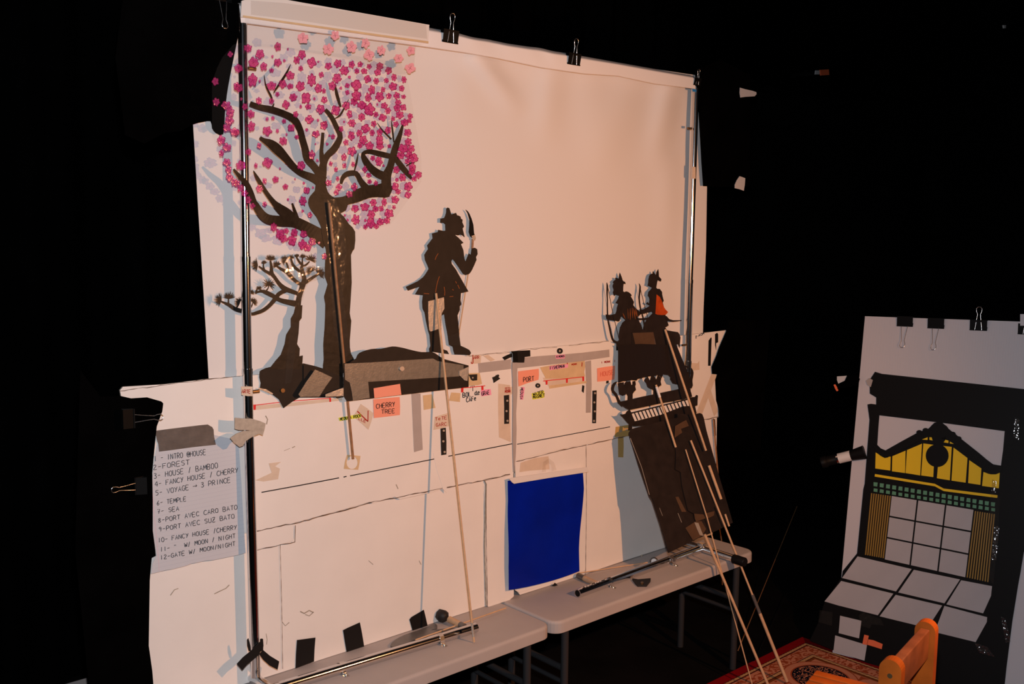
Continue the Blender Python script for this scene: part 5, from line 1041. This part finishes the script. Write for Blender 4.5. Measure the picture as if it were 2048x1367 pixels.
hole = K6([(500, 828), (950, 882), (1402, 942), (1390, 1080), (1375, 1190), (1325, 1188), (1180, 1080), (1080, 990), (1040, 955), (1000, 940), (985, 905), (955, 888), (930, 884), (895, 888), (868, 915), (850, 925), (820, 935), (780, 950), (660, 1015), (545, 1080), (510, 1065), (485, 1040), (492, 930)])
mb = MB(); mb.poly(PP, [outer, hole], M_glossblack, 0.003, 0.001); mb.build('black_frame', bh)
MB().poly(PP, K6([(455, 1030), (500, 1070), (540, 1085), (660, 1025), (780, 965), (860, 920), (900, 880), (955, 882), (1000, 925), (1050, 965), (1100, 1005), (1220, 1100), (1320, 1180), (1385, 1190), (1370, 1240), (1300, 1252), (1230, 1200), (1100, 1085), (1000, 1010), (850, 985), (720, 1050), (590, 1115), (540, 1135), (480, 1090)]), M_glossblack, 0.003, 0.0045, smooth=2).build('roof_line', bh, 'curved gable roof line')
def pane(name, pts, m, lab=None, off=0.0042): MB().poly(PP, pts, m, 0.001, off).build(name, bh, lab)
for pts in ([(475, 1095), (530, 1128), (583, 1125), (580, 1225), (472, 1210)], [(595, 1122), (690, 1082), (686, 1243), (592, 1230)], [(700, 1078), (808, 1032), (795, 1260), (690, 1243)], [(818, 1030), (905, 1042), (890, 1272), (802, 1260)],
            [(935, 1045), (1022, 1055), (1008, 1295), (915, 1280)], [(1035, 1060), (1135, 1135), (1122, 1312), (1020, 1297)], [(1148, 1150), (1235, 1210), (1228, 1328), (1140, 1315)], [(1250, 1235), (1290, 1250), (1368, 1230), (1360, 1352), (1240, 1335)],
            [(775, 1000), (850, 962), (848, 1005)], [(860, 955), (1000, 978), (998, 1028), (862, 1005)], [(1010, 990), (1083, 1040), (1008, 1030)]):
    pane('amber_pane', K6(pts), M_amber)
pane('amber_band', K6([(470, 1250), (900, 1320)]) + K7([(900, 55), (1262, 100), (1260, 118), (900, 72)]) + K6([(900, 1338), (468, 1268)]), M_amber)
for x, y, r in ((918, 1118, 82), (930, 985, 50)):
    X_, Y_ = K6([(x, y)])[0]; MB().disc(PP, X_, Y_, r / 3.598, M_glossblack, 0.002, 0.0055, n=28).build('round_ornament', bh, 'round black ornament')
MB().poly(PP, K6([(895, 1180), (925, 1180), (912, 1280), (890, 1278)]), M_glossblack, 0.0015, 0.0055).build('stem', bh)
X_, Y_ = K6([(930, 940)])[0]; MB().disc(PP, X_, Y_, 20, M_glossblack, 0.002, 0.0058, ry=15, n=28).build('roof_crest', bh, 'domed crest on the gable')
for x, y in ((790, 950), (835, 935), (1030, 962), (1072, 995)):
    X_, Y_ = K6([(x, y)])[0]; MB().disc(PP, X_, Y_, 6, M_glossblack, 0.002, 0.0062, ry=4.5, n=14).build('roof_scallop', bh)
for r_ in range(2):
    for k in range(20):
        t = k / 19; x = 443 + (1232 - 443) * t; y = (28 + 134 * t if r_ == 0 else 65 + 130 * t)
        jx = random.uniform(-2, 2); q = [(x - 12 + jx, y - 16), (x + 14, y - 13), (x + 12 + jx, y + 14), (x - 14, y + 10)]
        if r_: q = [(x - 12, y - 12 + jx), (x + 13, y - 8), (x + 12, y + 14), (x - 14 + jx, y + 10)]
        pane('green_tile', K7(q), M_green)
for side in (0, 1):
    for k in range(9):
        t = k / 8
        if side == 0: a_, b_ = (417 + 124 * t, 86 + 18 * t), (376 + 118 * t, 500 + 22 * t)
        else: a_, b_ = (1114 + 126 * t, 206 + 20 * t), (1058 + 138 * t, 652 + 30 * t)
        mb = MB(); mb.stroke(PP, K7([a_, b_]), M_slat, 0.0008, 0.0042, w=2.6); mb.build('amber_slat', bh)
TL, TR, BR_, BL_ = (552, 105), (1100, 198), (1045, 650), (505, 530)
def bil(u, v): return tuple(TL[i] * (1 - u) * (1 - v) + TR[i] * u * (1 - v) + BR_[i] * u * v + BL_[i] * (1 - u) * v for i in (0, 1))
us = [(0, .305), (.325, .65), (.67, 1)]; vs_ = [(0, .31), (.335, .645), (.67, 1)]
for u0, u1 in us:
    for v0, v1 in vs_: pane('frosted_pane', K7([bil(u0, v0), bil(u1, v0), bil(u1, v1), bil(u0, v1)]), M_frost)
for pts in ([(322, 510), (685, 595), (580, 745), (218, 655)], [(700, 600), (1010, 665), (905, 825), (595, 752)], [(1018, 670), (1225, 710), (1218, 775), (1165, 892), (918, 832)], [(212, 675), (562, 760), (458, 905), (195, 840), (100, 812)],
            [(578, 768), (890, 840), (825, 940), (790, 990), (470, 912)], [(905, 842), (1192, 918), (1190, 950), (1115, 1085), (840, 1018)], [(205, 908), (348, 942), (332, 1060), (195, 1025)], [(172, 1040), (385, 1105), (368, 1210), (160, 1148)]):
    pane('floor_pane', K7(pts), M_frost)
ot = thing('orange_tape_corner', PP(1733, 1276, 0.01), 'bright orange tape corner near the foot of the house backdrop', 'tape')
MB().poly(PP, K7([(368, 1035), (398, 1042), (385, 1105), (355, 1098)]), M_orangetape, 0.0008, 0.006).build('tape_piece', ot)
MB().poly(PP, K7([(396, 1066), (430, 1072), (492, 1098), (485, 1132), (440, 1118), (388, 1102)]), M_orangetape, 0.0008, 0.007).build('tape_piece', ot)
MB().poly(PP, K7([(70, 870), (155, 885), (150, 975), (60, 950)]), M_clear, 0.002, 0.006).build('clear_tape', bh)
MB().poly(PP, K7([(330, 905), (360, 885), (480, 930), (500, 975), (420, 965), (405, 995), (350, 975)]), M_clear, 0.002, 0.006).build('clear_tape', bh)
MB().poly(PP, K7([(1225, 60), (1280, 120), (1262, 400), (1235, 700), (1205, 660), (1200, 230)]), M_clear, 0.001, 0.007).build('clear_tape', bh)
for pts in ([(1990, 1050), (1999, 1052), (1994, 1120), (1984, 1118)], [(2003, 1232), (2012, 1236), (2022, 1282), (2012, 1284)], [(1950, 1284), (1975, 1292), (1990, 1312), (1960, 1304)], [(1985, 958), (1994, 962), (1992, 984), (1984, 980)], [(2030, 835), (2040, 838), (2038, 880), (2028, 872)]):
    MB().poly(PP, pts, M_crinkle, 0.001, 0.0085).build('crinkled_tape', bh)
MB().poly(PP, K6([(405, 580), (430, 560), (455, 575), (440, 625), (415, 610)]), M_greytape, 0.001, 0.005).build('tape_scrap', bh, 'pale tape scrap')
# clips along the panel top
pu = (PP(2040, 643) - PP(1730, 632)).normalized(); pv = pn_.cross(pu); 
if pv.z < 0: pv = -pv
for (x, y, lab, hu) in ((1810, 652, 'binder clip nearest the left corner of the corrugated panel', False), (1872, 656, 'second binder clip on panel top, handle hanging down', False), (1957, 660, 'third binder clip on panel top with reddish handle standing up', True), (2054, 668, 'binder clip with striped sticker at the right edge of the picture', True)):
    o = PP(x, y, 0.004)
    c_ = clip(o, pu, pv, lab, 0.066, 0.02, hu)
    if x > 2050:
        MB().poly(PP, [(2043, 630), (2052, 630), (2052, 653), (2043, 653)], M_coro, 0.001, 0.03).build('sticker', c_, 'small striped sticker')
# clamp lamp and taped clip at the panel's left edge
tr_ = thing('clamp_torch', PP(1700, 912, 0.03), 'black and chrome cylindrical clamp with white label at left edge of the panel', 'clamp')
p0, p1 = PP(1650, 925, 0.04), PP(1732, 904, 0.02)
MB().tube([p0, p0.lerp(p1, 0.12), p0.lerp(p1, 0.13), p0.lerp(p1, 0.40)], [0.026, 0.026, 0.022, 0.022], M_glossblack, 18).build('barrel', tr_)
MB().tube([p0.lerp(p1, 0.40), p0.lerp(p1, 0.68)], 0.0225, M_card, 18).build('label_wrap', tr_, 'white label wrap')
MB().tube([p0.lerp(p1, 0.36), p0.lerp(p1, 0.40)], 0.0245, M_chrome, 18).build('chrome_ring', tr_)
MB().tube([p0.lerp(p1, 0.68), p0.lerp(p1, 1.0)], [0.022, 0.030], M_glossblack, 18).build('grip', tr_)
tc_ = thing('taped_clip', PP(1690, 768, 0.03), 'black clip with white scrap and orange tip at left edge of the panel', 'clip')
PQ = lambda pts: cv(1600, 720, 5.694, pts)
MB().poly(PP, PQ([(440, 190), (550, 182), (552, 225), (500, 250), (455, 272), (440, 230)]), M_tissue, 0.003, 0.02).build('white_scrap', tc_)
MB().poly(PP, PQ([(555, 185), (660, 180), (695, 215), (680, 265), (600, 310), (450, 330), (455, 275), (530, 240)]), M_blackcloth, 0.012, 0.015).build('clip_body', tc_)
MB().poly(PP, PQ([(402, 285), (420, 278), (440, 310), (455, 350), (438, 358), (420, 330)]), M_orangetape, 0.004, 0.02).build('orange_tip', tc_)

# ================================================================ RUG
def rugmat():
    m = bpy.data.materials.new('oriental_rug'); m.use_nodes = True; N, L = nodes(m); b = N['Principled BSDF']; b.inputs['Roughness'].default_value = 0.95; b.inputs['Specular IOR Level'].default_value = 0.05
    g = N.new('ShaderNodeNewGeometry'); sx = N.new('ShaderNodeSeparateXYZ'); L.new(g.outputs['Position'], sx.inputs[0])
    def mth(op, a, b_=None, c=None):
        n = N.new('ShaderNodeMath'); n.operation = op
        for i, q in enumerate((a, b_, c)):
            if q is None: continue
            if isinstance(q, (int, float)): n.inputs[i].default_value = q
            else: L.new(q, n.inputs[i])
        return n.outputs[0]
    X, Y_ = sx.outputs[0], sx.outputs[1]
    dx = mth('SUBTRACT', 2.526, X); dy = mth('SUBTRACT', -0.246, Y_); d = mth('MINIMUM', dx, dy)
    cr = N.new('ShaderNodeValToRGB'); L.new(mth('MULTIPLY', d, 1 / 0.6), cr.inputs['Fac']); cr.color_ramp.interpolation = 'CONSTANT'
    red = (0.26, 0.004, 0.008); dark = (0.07, 0.01, 0.01); gold = (0.45, 0.22, 0.08); rust = (0.36, 0.07, 0.025); peach = (0.62, 0.24, 0.14); brown = (0.22, 0.06, 0.015)
    stops = [(0, red), (0.040, dark), (0.046, gold), (0.058, dark), (0.064, peach), (0.125, dark), (0.131, gold), (0.143, dark), (0.149, brown), (0.160, peach), (0.42, dark), (0.425, gold), (0.437, dark), (0.443, red)]
    e = cr.color_ramp.elements
    e[0].position = 0; e[0].color = (*stops[0][1], 1); e[1].position = stops[1][0] / 0.6; e[1].color = (*stops[1][1], 1)
    for p, c in stops[2:]:
        q = e.new(p / 0.6); q.color = (*c, 1)
    # scrolls in the border and the field
    cmb = N.new('ShaderNodeCombineXYZ'); L.new(X, cmb.inputs[0]); L.new(Y_, cmb.inputs[1])
    wv = N.new('ShaderNodeTexWave'); wv.wave_type = 'RINGS'; wv.inputs['Scale'].default_value = 9; wv.inputs['Distortion'].default_value = 9; wv.inputs['Detail'].default_value = 1.5; wv.inputs['Detail Scale'].default_value = 4
    L.new(cmb.outputs[0], wv.inputs['Vector'])
    scr = mth('GREATER_THAN', wv.outputs['Fac'], 0.62)
    inb = mth('MULTIPLY', mth('GREATER_THAN', d, 0.066), mth('LESS_THAN', d, 0.123))
    inf = mth('MULTIPLY', mth('GREATER_THAN', d, 0.165), mth('LESS_THAN', d, 0.40))
    w2 = N.new('ShaderNodeTexWave'); w2.wave_type = 'RINGS'; w2.inputs['Scale'].default_value = 4.5; w2.inputs['Distortion'].default_value = 11; w2.inputs['Detail'].default_value = 1; w2.inputs['Detail Scale'].default_value = 3; L.new(cmb.outputs[0], w2.inputs['Vector'])
    scf = mth('GREATER_THAN', w2.outputs['Fac'], 0.82)
    def mix(f, a, c):
        n = N.new('ShaderNodeMix'); n.data_type = 'RGBA'; L.new(f, n.inputs[0])
        if isinstance(a, tuple): n.inputs[6].default_value = (*a, 1)
        else: L.new(a, n.inputs[6])
        n.inputs[7].default_value = (*c, 1); return n.outputs[2]
    col = mix(mth('MULTIPLY', inb, scr), cr.outputs[0], rust)
    col = mix(mth('MULTIPLY', inf, scf), col, rust)
    # bead dots in the gold guard stripes
    dots = mth('GREATER_THAN', mth('SINE', mth('MULTIPLY', mth('ADD', X, Y_), 330)), 0.2)
    st = mth('ADD', mth('MULTIPLY', mth('GREATER_THAN', d, 0.046), mth('LESS_THAN', d, 0.058)), mth('MULTIPLY', mth('GREATER_THAN', d, 0.131), mth('LESS_THAN', d, 0.143)))
    col = mix(mth('MULTIPLY', dots, st), col, (0.75, 0.48, 0.25))
    # navy medallion with pale scrolls
    mc = atZ(1641, 1354, 0.008); ex = mth('SUBTRACT', X, mc.x); ey = mth('SUBTRACT', Y_, mc.y)
    rr = mth('SQRT', mth('ADD', mth('MULTIPLY', ex, ex), mth('MULTIPLY', ey, ey)))
    col = mix(mth('LESS_THAN', rr, 0.150), col, rust); col = mix(mth('LESS_THAN', rr, 0.145), col, peach); col = mix(mth('LESS_THAN', rr, 0.118), col, rust)
    col = mix(mth('LESS_THAN', rr, 0.112), col, (0.006, 0.007, 0.016))
    w3 = N.new('ShaderNodeTexWave'); w3.wave_type = 'RINGS'; w3.inputs['Scale'].default_value = 11; w3.inputs['Distortion'].default_value = 16; w3.inputs['Detail'].default_value = 2; w3.inputs['Detail Scale'].default_value = 3; L.new(cmb.outputs[0], w3.inputs['Vector'])
    col = mix(mth('MULTIPLY', mth('LESS_THAN', rr, 0.106), mth('GREATER_THAN', w3.outputs['Fac'], 0.80)), col, peach)
    L.new(col, b.inputs['Base Color'])
    t = N.new('ShaderNodeTexNoise'); t.inputs['Scale'].default_value = 400; L.new(g.outputs['Position'], t.inputs['Vector'])
    bu = N.new('ShaderNodeBump'); bu.inputs['Strength'].default_value = 0.5; bu.inputs['Distance'].default_value = 0.002; L.new(t.outputs['Fac'], bu.inputs['Height']); L.new(bu.outputs['Normal'], b.inputs['Normal'])
    return m
mb = MB(); mb.box(((2.526 + 0.9) / 2, (-0.246 - 2.4) / 2, 0.004), ((2.526 - 0.9) / 2, 0, 0), (0, (2.4 - 0.246) / 2, 0), (0, 0, 0.004), rugmat()); mb.build('rug', None, 'oriental rug in red, peach and navy on the black floor', 'rug')

# ================================================================ CHAIRS
def chair(name, label, P1, P2, ztop, depth_dir, seat=True):
    """P1, P2: tops of the two back posts (centre); backrest rail between them"""
    P1 = Vector(P1); P2 = Vector(P2); ax = (P2 - P1); ax.z = 0; ax.normalize()
    dp = Vector((depth_dir[0], depth_dir[1], 0)); dp = (dp - ax * dp.dot(ax)).normalized()
    t = thing(name, ((P1 + P2) / 2 + dp * 0.2) * 1.0 - Vector((0, 0, ztop)), label, 'chair')
    def post(P, w_, th_):
        prof = []
        for i in range(13):
            a = math.pi * i / 12; prof.append((w_ * math.cos(a), ztop - w_ + w_ * math.sin(a)))
        prof = [(w_, 0.009)] + prof + [(-w_, 0.009)]
        n = len(prof); vs = []
        for q in (-th_, th_): vs += [Vector((P.x, P.y, 0)) + dp * x + ax * q + Vector((0, 0, z)) for x, z in prof]
        fs = [tuple(range(n)), tuple(reversed(range(n, 2 * n)))] + [(i, (i + 1) % n, n + (i + 1) % n, n + i) for i in range(n)]
        m_ = MB(); m_.add(vs, fs, M_chair); o = m_.build('back_post', t)
        m_ = MB(); c0 = Vector((P.x, P.y, ztop - 0.036)) - ax * th_
        m_.tube([c0 + ax * 0.0005, c0 - ax * 0.0012], 0.0055, M_brass, 14); m_.build('screw_cap', o, 'dark round screw cap')
        return o
    post(P1, 0.0235, 0.014); post(P2, 0.0235, 0.014)
    mid = (Vector((P1.x, P1.y, 0)) + Vector((P2.x, P2.y, 0))) / 2; hl = (P2 - P1).length / 2 - 0.014
    MB().box(mid + Vector((0, 0, ztop - 0.052)), ax * hl, dp * 0.011, Vector((0, 0, 0.036)), M_chairdk, 0.003).build('back_rail', t, 'reddish wooden back rail')
    MB().box(mid + Vector((0, 0, ztop - 0.30)), ax * hl, dp * 0.011, Vector((0, 0, 0.03)), M_chairdk, 0.003).build('back_rail', t)
    if seat:
        MB().box(mid + dp * 0.21 + Vector((0, 0, 0.43)), ax * (hl + 0.01), dp * 0.19, Vector((0, 0, 0.012)), M_chair, 0.006).build('seat', t)
        for s_ in (-1, 1):
            MB().box(mid + dp * 0.38 + ax * hl * s_ + Vector((0, 0, 0.215)), ax * 0.014, dp * 0.02, Vector((0, 0, 0.206)), M_chair, 0.004).build('front_leg', t)
    return t
pA = atZ(1784, 1341, 0.868); pB = atZ(1853, 1262, 0.870)
chair('wooden_chair', 'orange varnished wooden chair with round-topped posts, at the lower right', (pA.x, pA.y, 0), (pB.x, pB.y, 0), 0.898, (0.6, -1.0))
# slatted folding stool left of the chair
z_ = 0.56
c0 = atZ(1633, 1343, z_); c1 = atZ(1735, 1369, z_); c2 = atZ(1611, 1369, z_)
u1 = (c1 - c0); u1.z = 0; u1.normalize(); v1 = Vector((u1.y, -u1.x, 0)); 
if v1.dot(CAM - c0) < 0: v1 = -v1
so = thing('slatted_stool', (c0 + u1 * 0.15 + v1 * 0.14) * 1 - Vector((0, 0, z_)), 'orange slatted wooden stool standing on rug beside the chair', 'stool')
W_, D_ = 0.30, 0.28
for k in range(7):
    MB().box(c0 + u1 * W_ / 2 + v1 * (0.02 + k * 0.04) + Vector((0, 0, 0.0)), u1 * (W_ / 2), v1 * 0.016, Vector((0, 0, 0.008)), M_chair, 0.003).build('slat', so)
for s_ in (0.012, W_ - 0.012):
    MB().box(c0 + u1 * s_ + v1 * D_ / 2 + Vector((0, 0, -0.022)), u1 * 0.011, v1 * D_ / 2, Vector((0, 0, 0.014)), M_chair, 0.003).build('side_rail', so)
    for q in (0.015, D_ - 0.015):
        MB().box(c0 + u1 * s_ + v1 * q + Vector((0, 0, -(z_ - 0.036) / 2 - 0.036 + 0.004)), u1 * 0.012, v1 * 0.014, Vector((0, 0, (z_ - 0.044) / 2)), M_chair, 0.003).build('leg', so)

# ================================================================ BACKGROUND STANDS AND SCRAPS
def stand(px, y0, y1, yy, label, clampy=None):
    a_ = atY(px, y0, yy); t = thing('curtain_stand', (a_.x, a_.y, 0), label, 'stand', 'black curtain stands in the background')
    MB().tube([(a_.x, a_.y, 0.35), (a_.x, a_.y, a_.z - 0.25)], 0.014, M_glossblack, 16).build('lower_pole', t)
    MB().tube([(a_.x, a_.y, a_.z - 0.3), (a_.x, a_.y, a_.z)], 0.0095, M_chrome, 16).build('upper_pole', t)
    MB().tube([(a_.x, a_.y, a_.z), (a_.x, a_.y, a_.z + 0.10)], 0.016, M_blacktape, 12).build('collar', t)
    for k in range(3):
        an = k * 2.094 + 0.6
        MB().tube([(a_.x, a_.y, 0.42), (a_.x + 0.42 * math.cos(an), a_.y + 0.42 * math.sin(an), 0.012)], 0.010, M_blacktape, 8).build('leg', t)
    if clampy:
        c = atY(px + 3, clampy, yy); MB().box(c + Vector((0, -0.02, 0)), (0.02, 0, 0), (0, 0.02, 0), (0, 0, 0.03), M_glossblack, 0.004).build('clamp', t)
stand(1623, 285, 640, 0.95, 'thin dark curtain stand with bright upper pole, right of the screen')
stand(1689, 300, 620, 0.85, 'thin curtain stand with a clamp, between screen and leaning panel', 468)
def scrap(name, pts, m, yy, label, cat, t=0.002): MB().poly(Wall(yy), pts, m, t).build(name, None, label, cat)
R8 = lambda pts: cv(1340, 100, 4.273, pts)
scrap('tape_scrap', R8([(596, 322), (640, 335), (700, 348), (735, 360), (736, 378), (720, 395), (640, 400), (600, 406), (594, 365)]), M_tissue, -0.006, 'tapered white tape scrap on the drape right of the screen top', 'tape')
scrap('tape_scrap', R8([(592, 1078), (615, 1085), (640, 1095), (636, 1150), (628, 1202), (590, 1188), (552, 1180), (552, 1150), (570, 1110)]), M_tissue, -0.006, 'white tape scrap below the tapered one on the right drape', 'tape')
t_ = thing('metal_clamp', atY(1543, 193, 1.30), 'small shiny metal clamp on the dark curtain right of screen', 'clamp')
MB().tube([atY(1524, 192, 1.38), atY(1550, 196, 1.32)], 0.016, M_glossblack, 10).build('clamp_arm', t_)
MB().box(atY(1547, 191, 1.29), (0.018, 0, 0), (0, 0.014, 0), (0, 0, 0.022), M_steel, 0.006).build('wing_nut', t_)
t_ = thing('orange_clip', atY(1645, 145, 1.2), 'small orange and white clip high on the background curtain', 'clip')
scr = Wall(1.2)
MB().box(atY(1648, 145, 1.2) + Vector((0, 0.12, 0)), (0.03, 0, 0), (0, 0.12, 0), (0, 0, 0.015), M_clipblack, 0.003).build('black_arm', t_)
MB().poly(scr, [(1638, 140), (1655, 139), (1656, 150), (1640, 151)], M_orangetape, 0.01).build('orange_jaw', t_)
MB().poly(scr, [(1630, 141), (1637, 141), (1637, 149), (1629, 149)], M_tissue, 0.008).build('white_pad', t_)
t_ = thing('spring_clamp', atY(2009, 80, 0.3), 'orange spring clamp at the top right holding up the curtain', 'clamp')
scr = Wall(0.3)
MB().poly(scr, [(1999, 63), (2018, 63), (2018, 100), (1999, 100)], M_orangetape, 0.02).build('orange_handle', t_)
MB().poly(scr, [(2004, 8), (2026, 5), (2027, 40), (2018, 62), (1996, 60), (1995, 40), (2004, 35)], M_blackcloth, 0.03).build('black_jaw', t_)
MB().poly(scr, [(1995, 52), (2005, 52), (2004, 58), (1996, 58)], M_tissue, 0.01, 0.03).build('pad', t_)
MB().poly(scr, [(2021, 75), (2027, 74), (2027, 80), (2021, 80)], M_tissue, 0.01).build('pad', t_)
for x, y in ((2014, 18), (2014, 31)): MB().disc(scr, x, y, 1.4, M_steel, 0.004, 0.03, n=10).build('rivet', t_)
MB().tube([atY(1594, 1012, 0.55), atZ(1476, 1300, 0.004)], 0.0022, M_wooddark, 8).build('leaning_stick', None, 'thin brown stick leaning against darkness, left of the rug corner', 'stick')
MB().tube([atY(1626, 1080, 0.4), atZ(1508, 1322, 0.010)], 0.0020, M_steel, 8).build('wire_rod', None, 'thin steel wire rod standing beside the rug corner', 'rod')
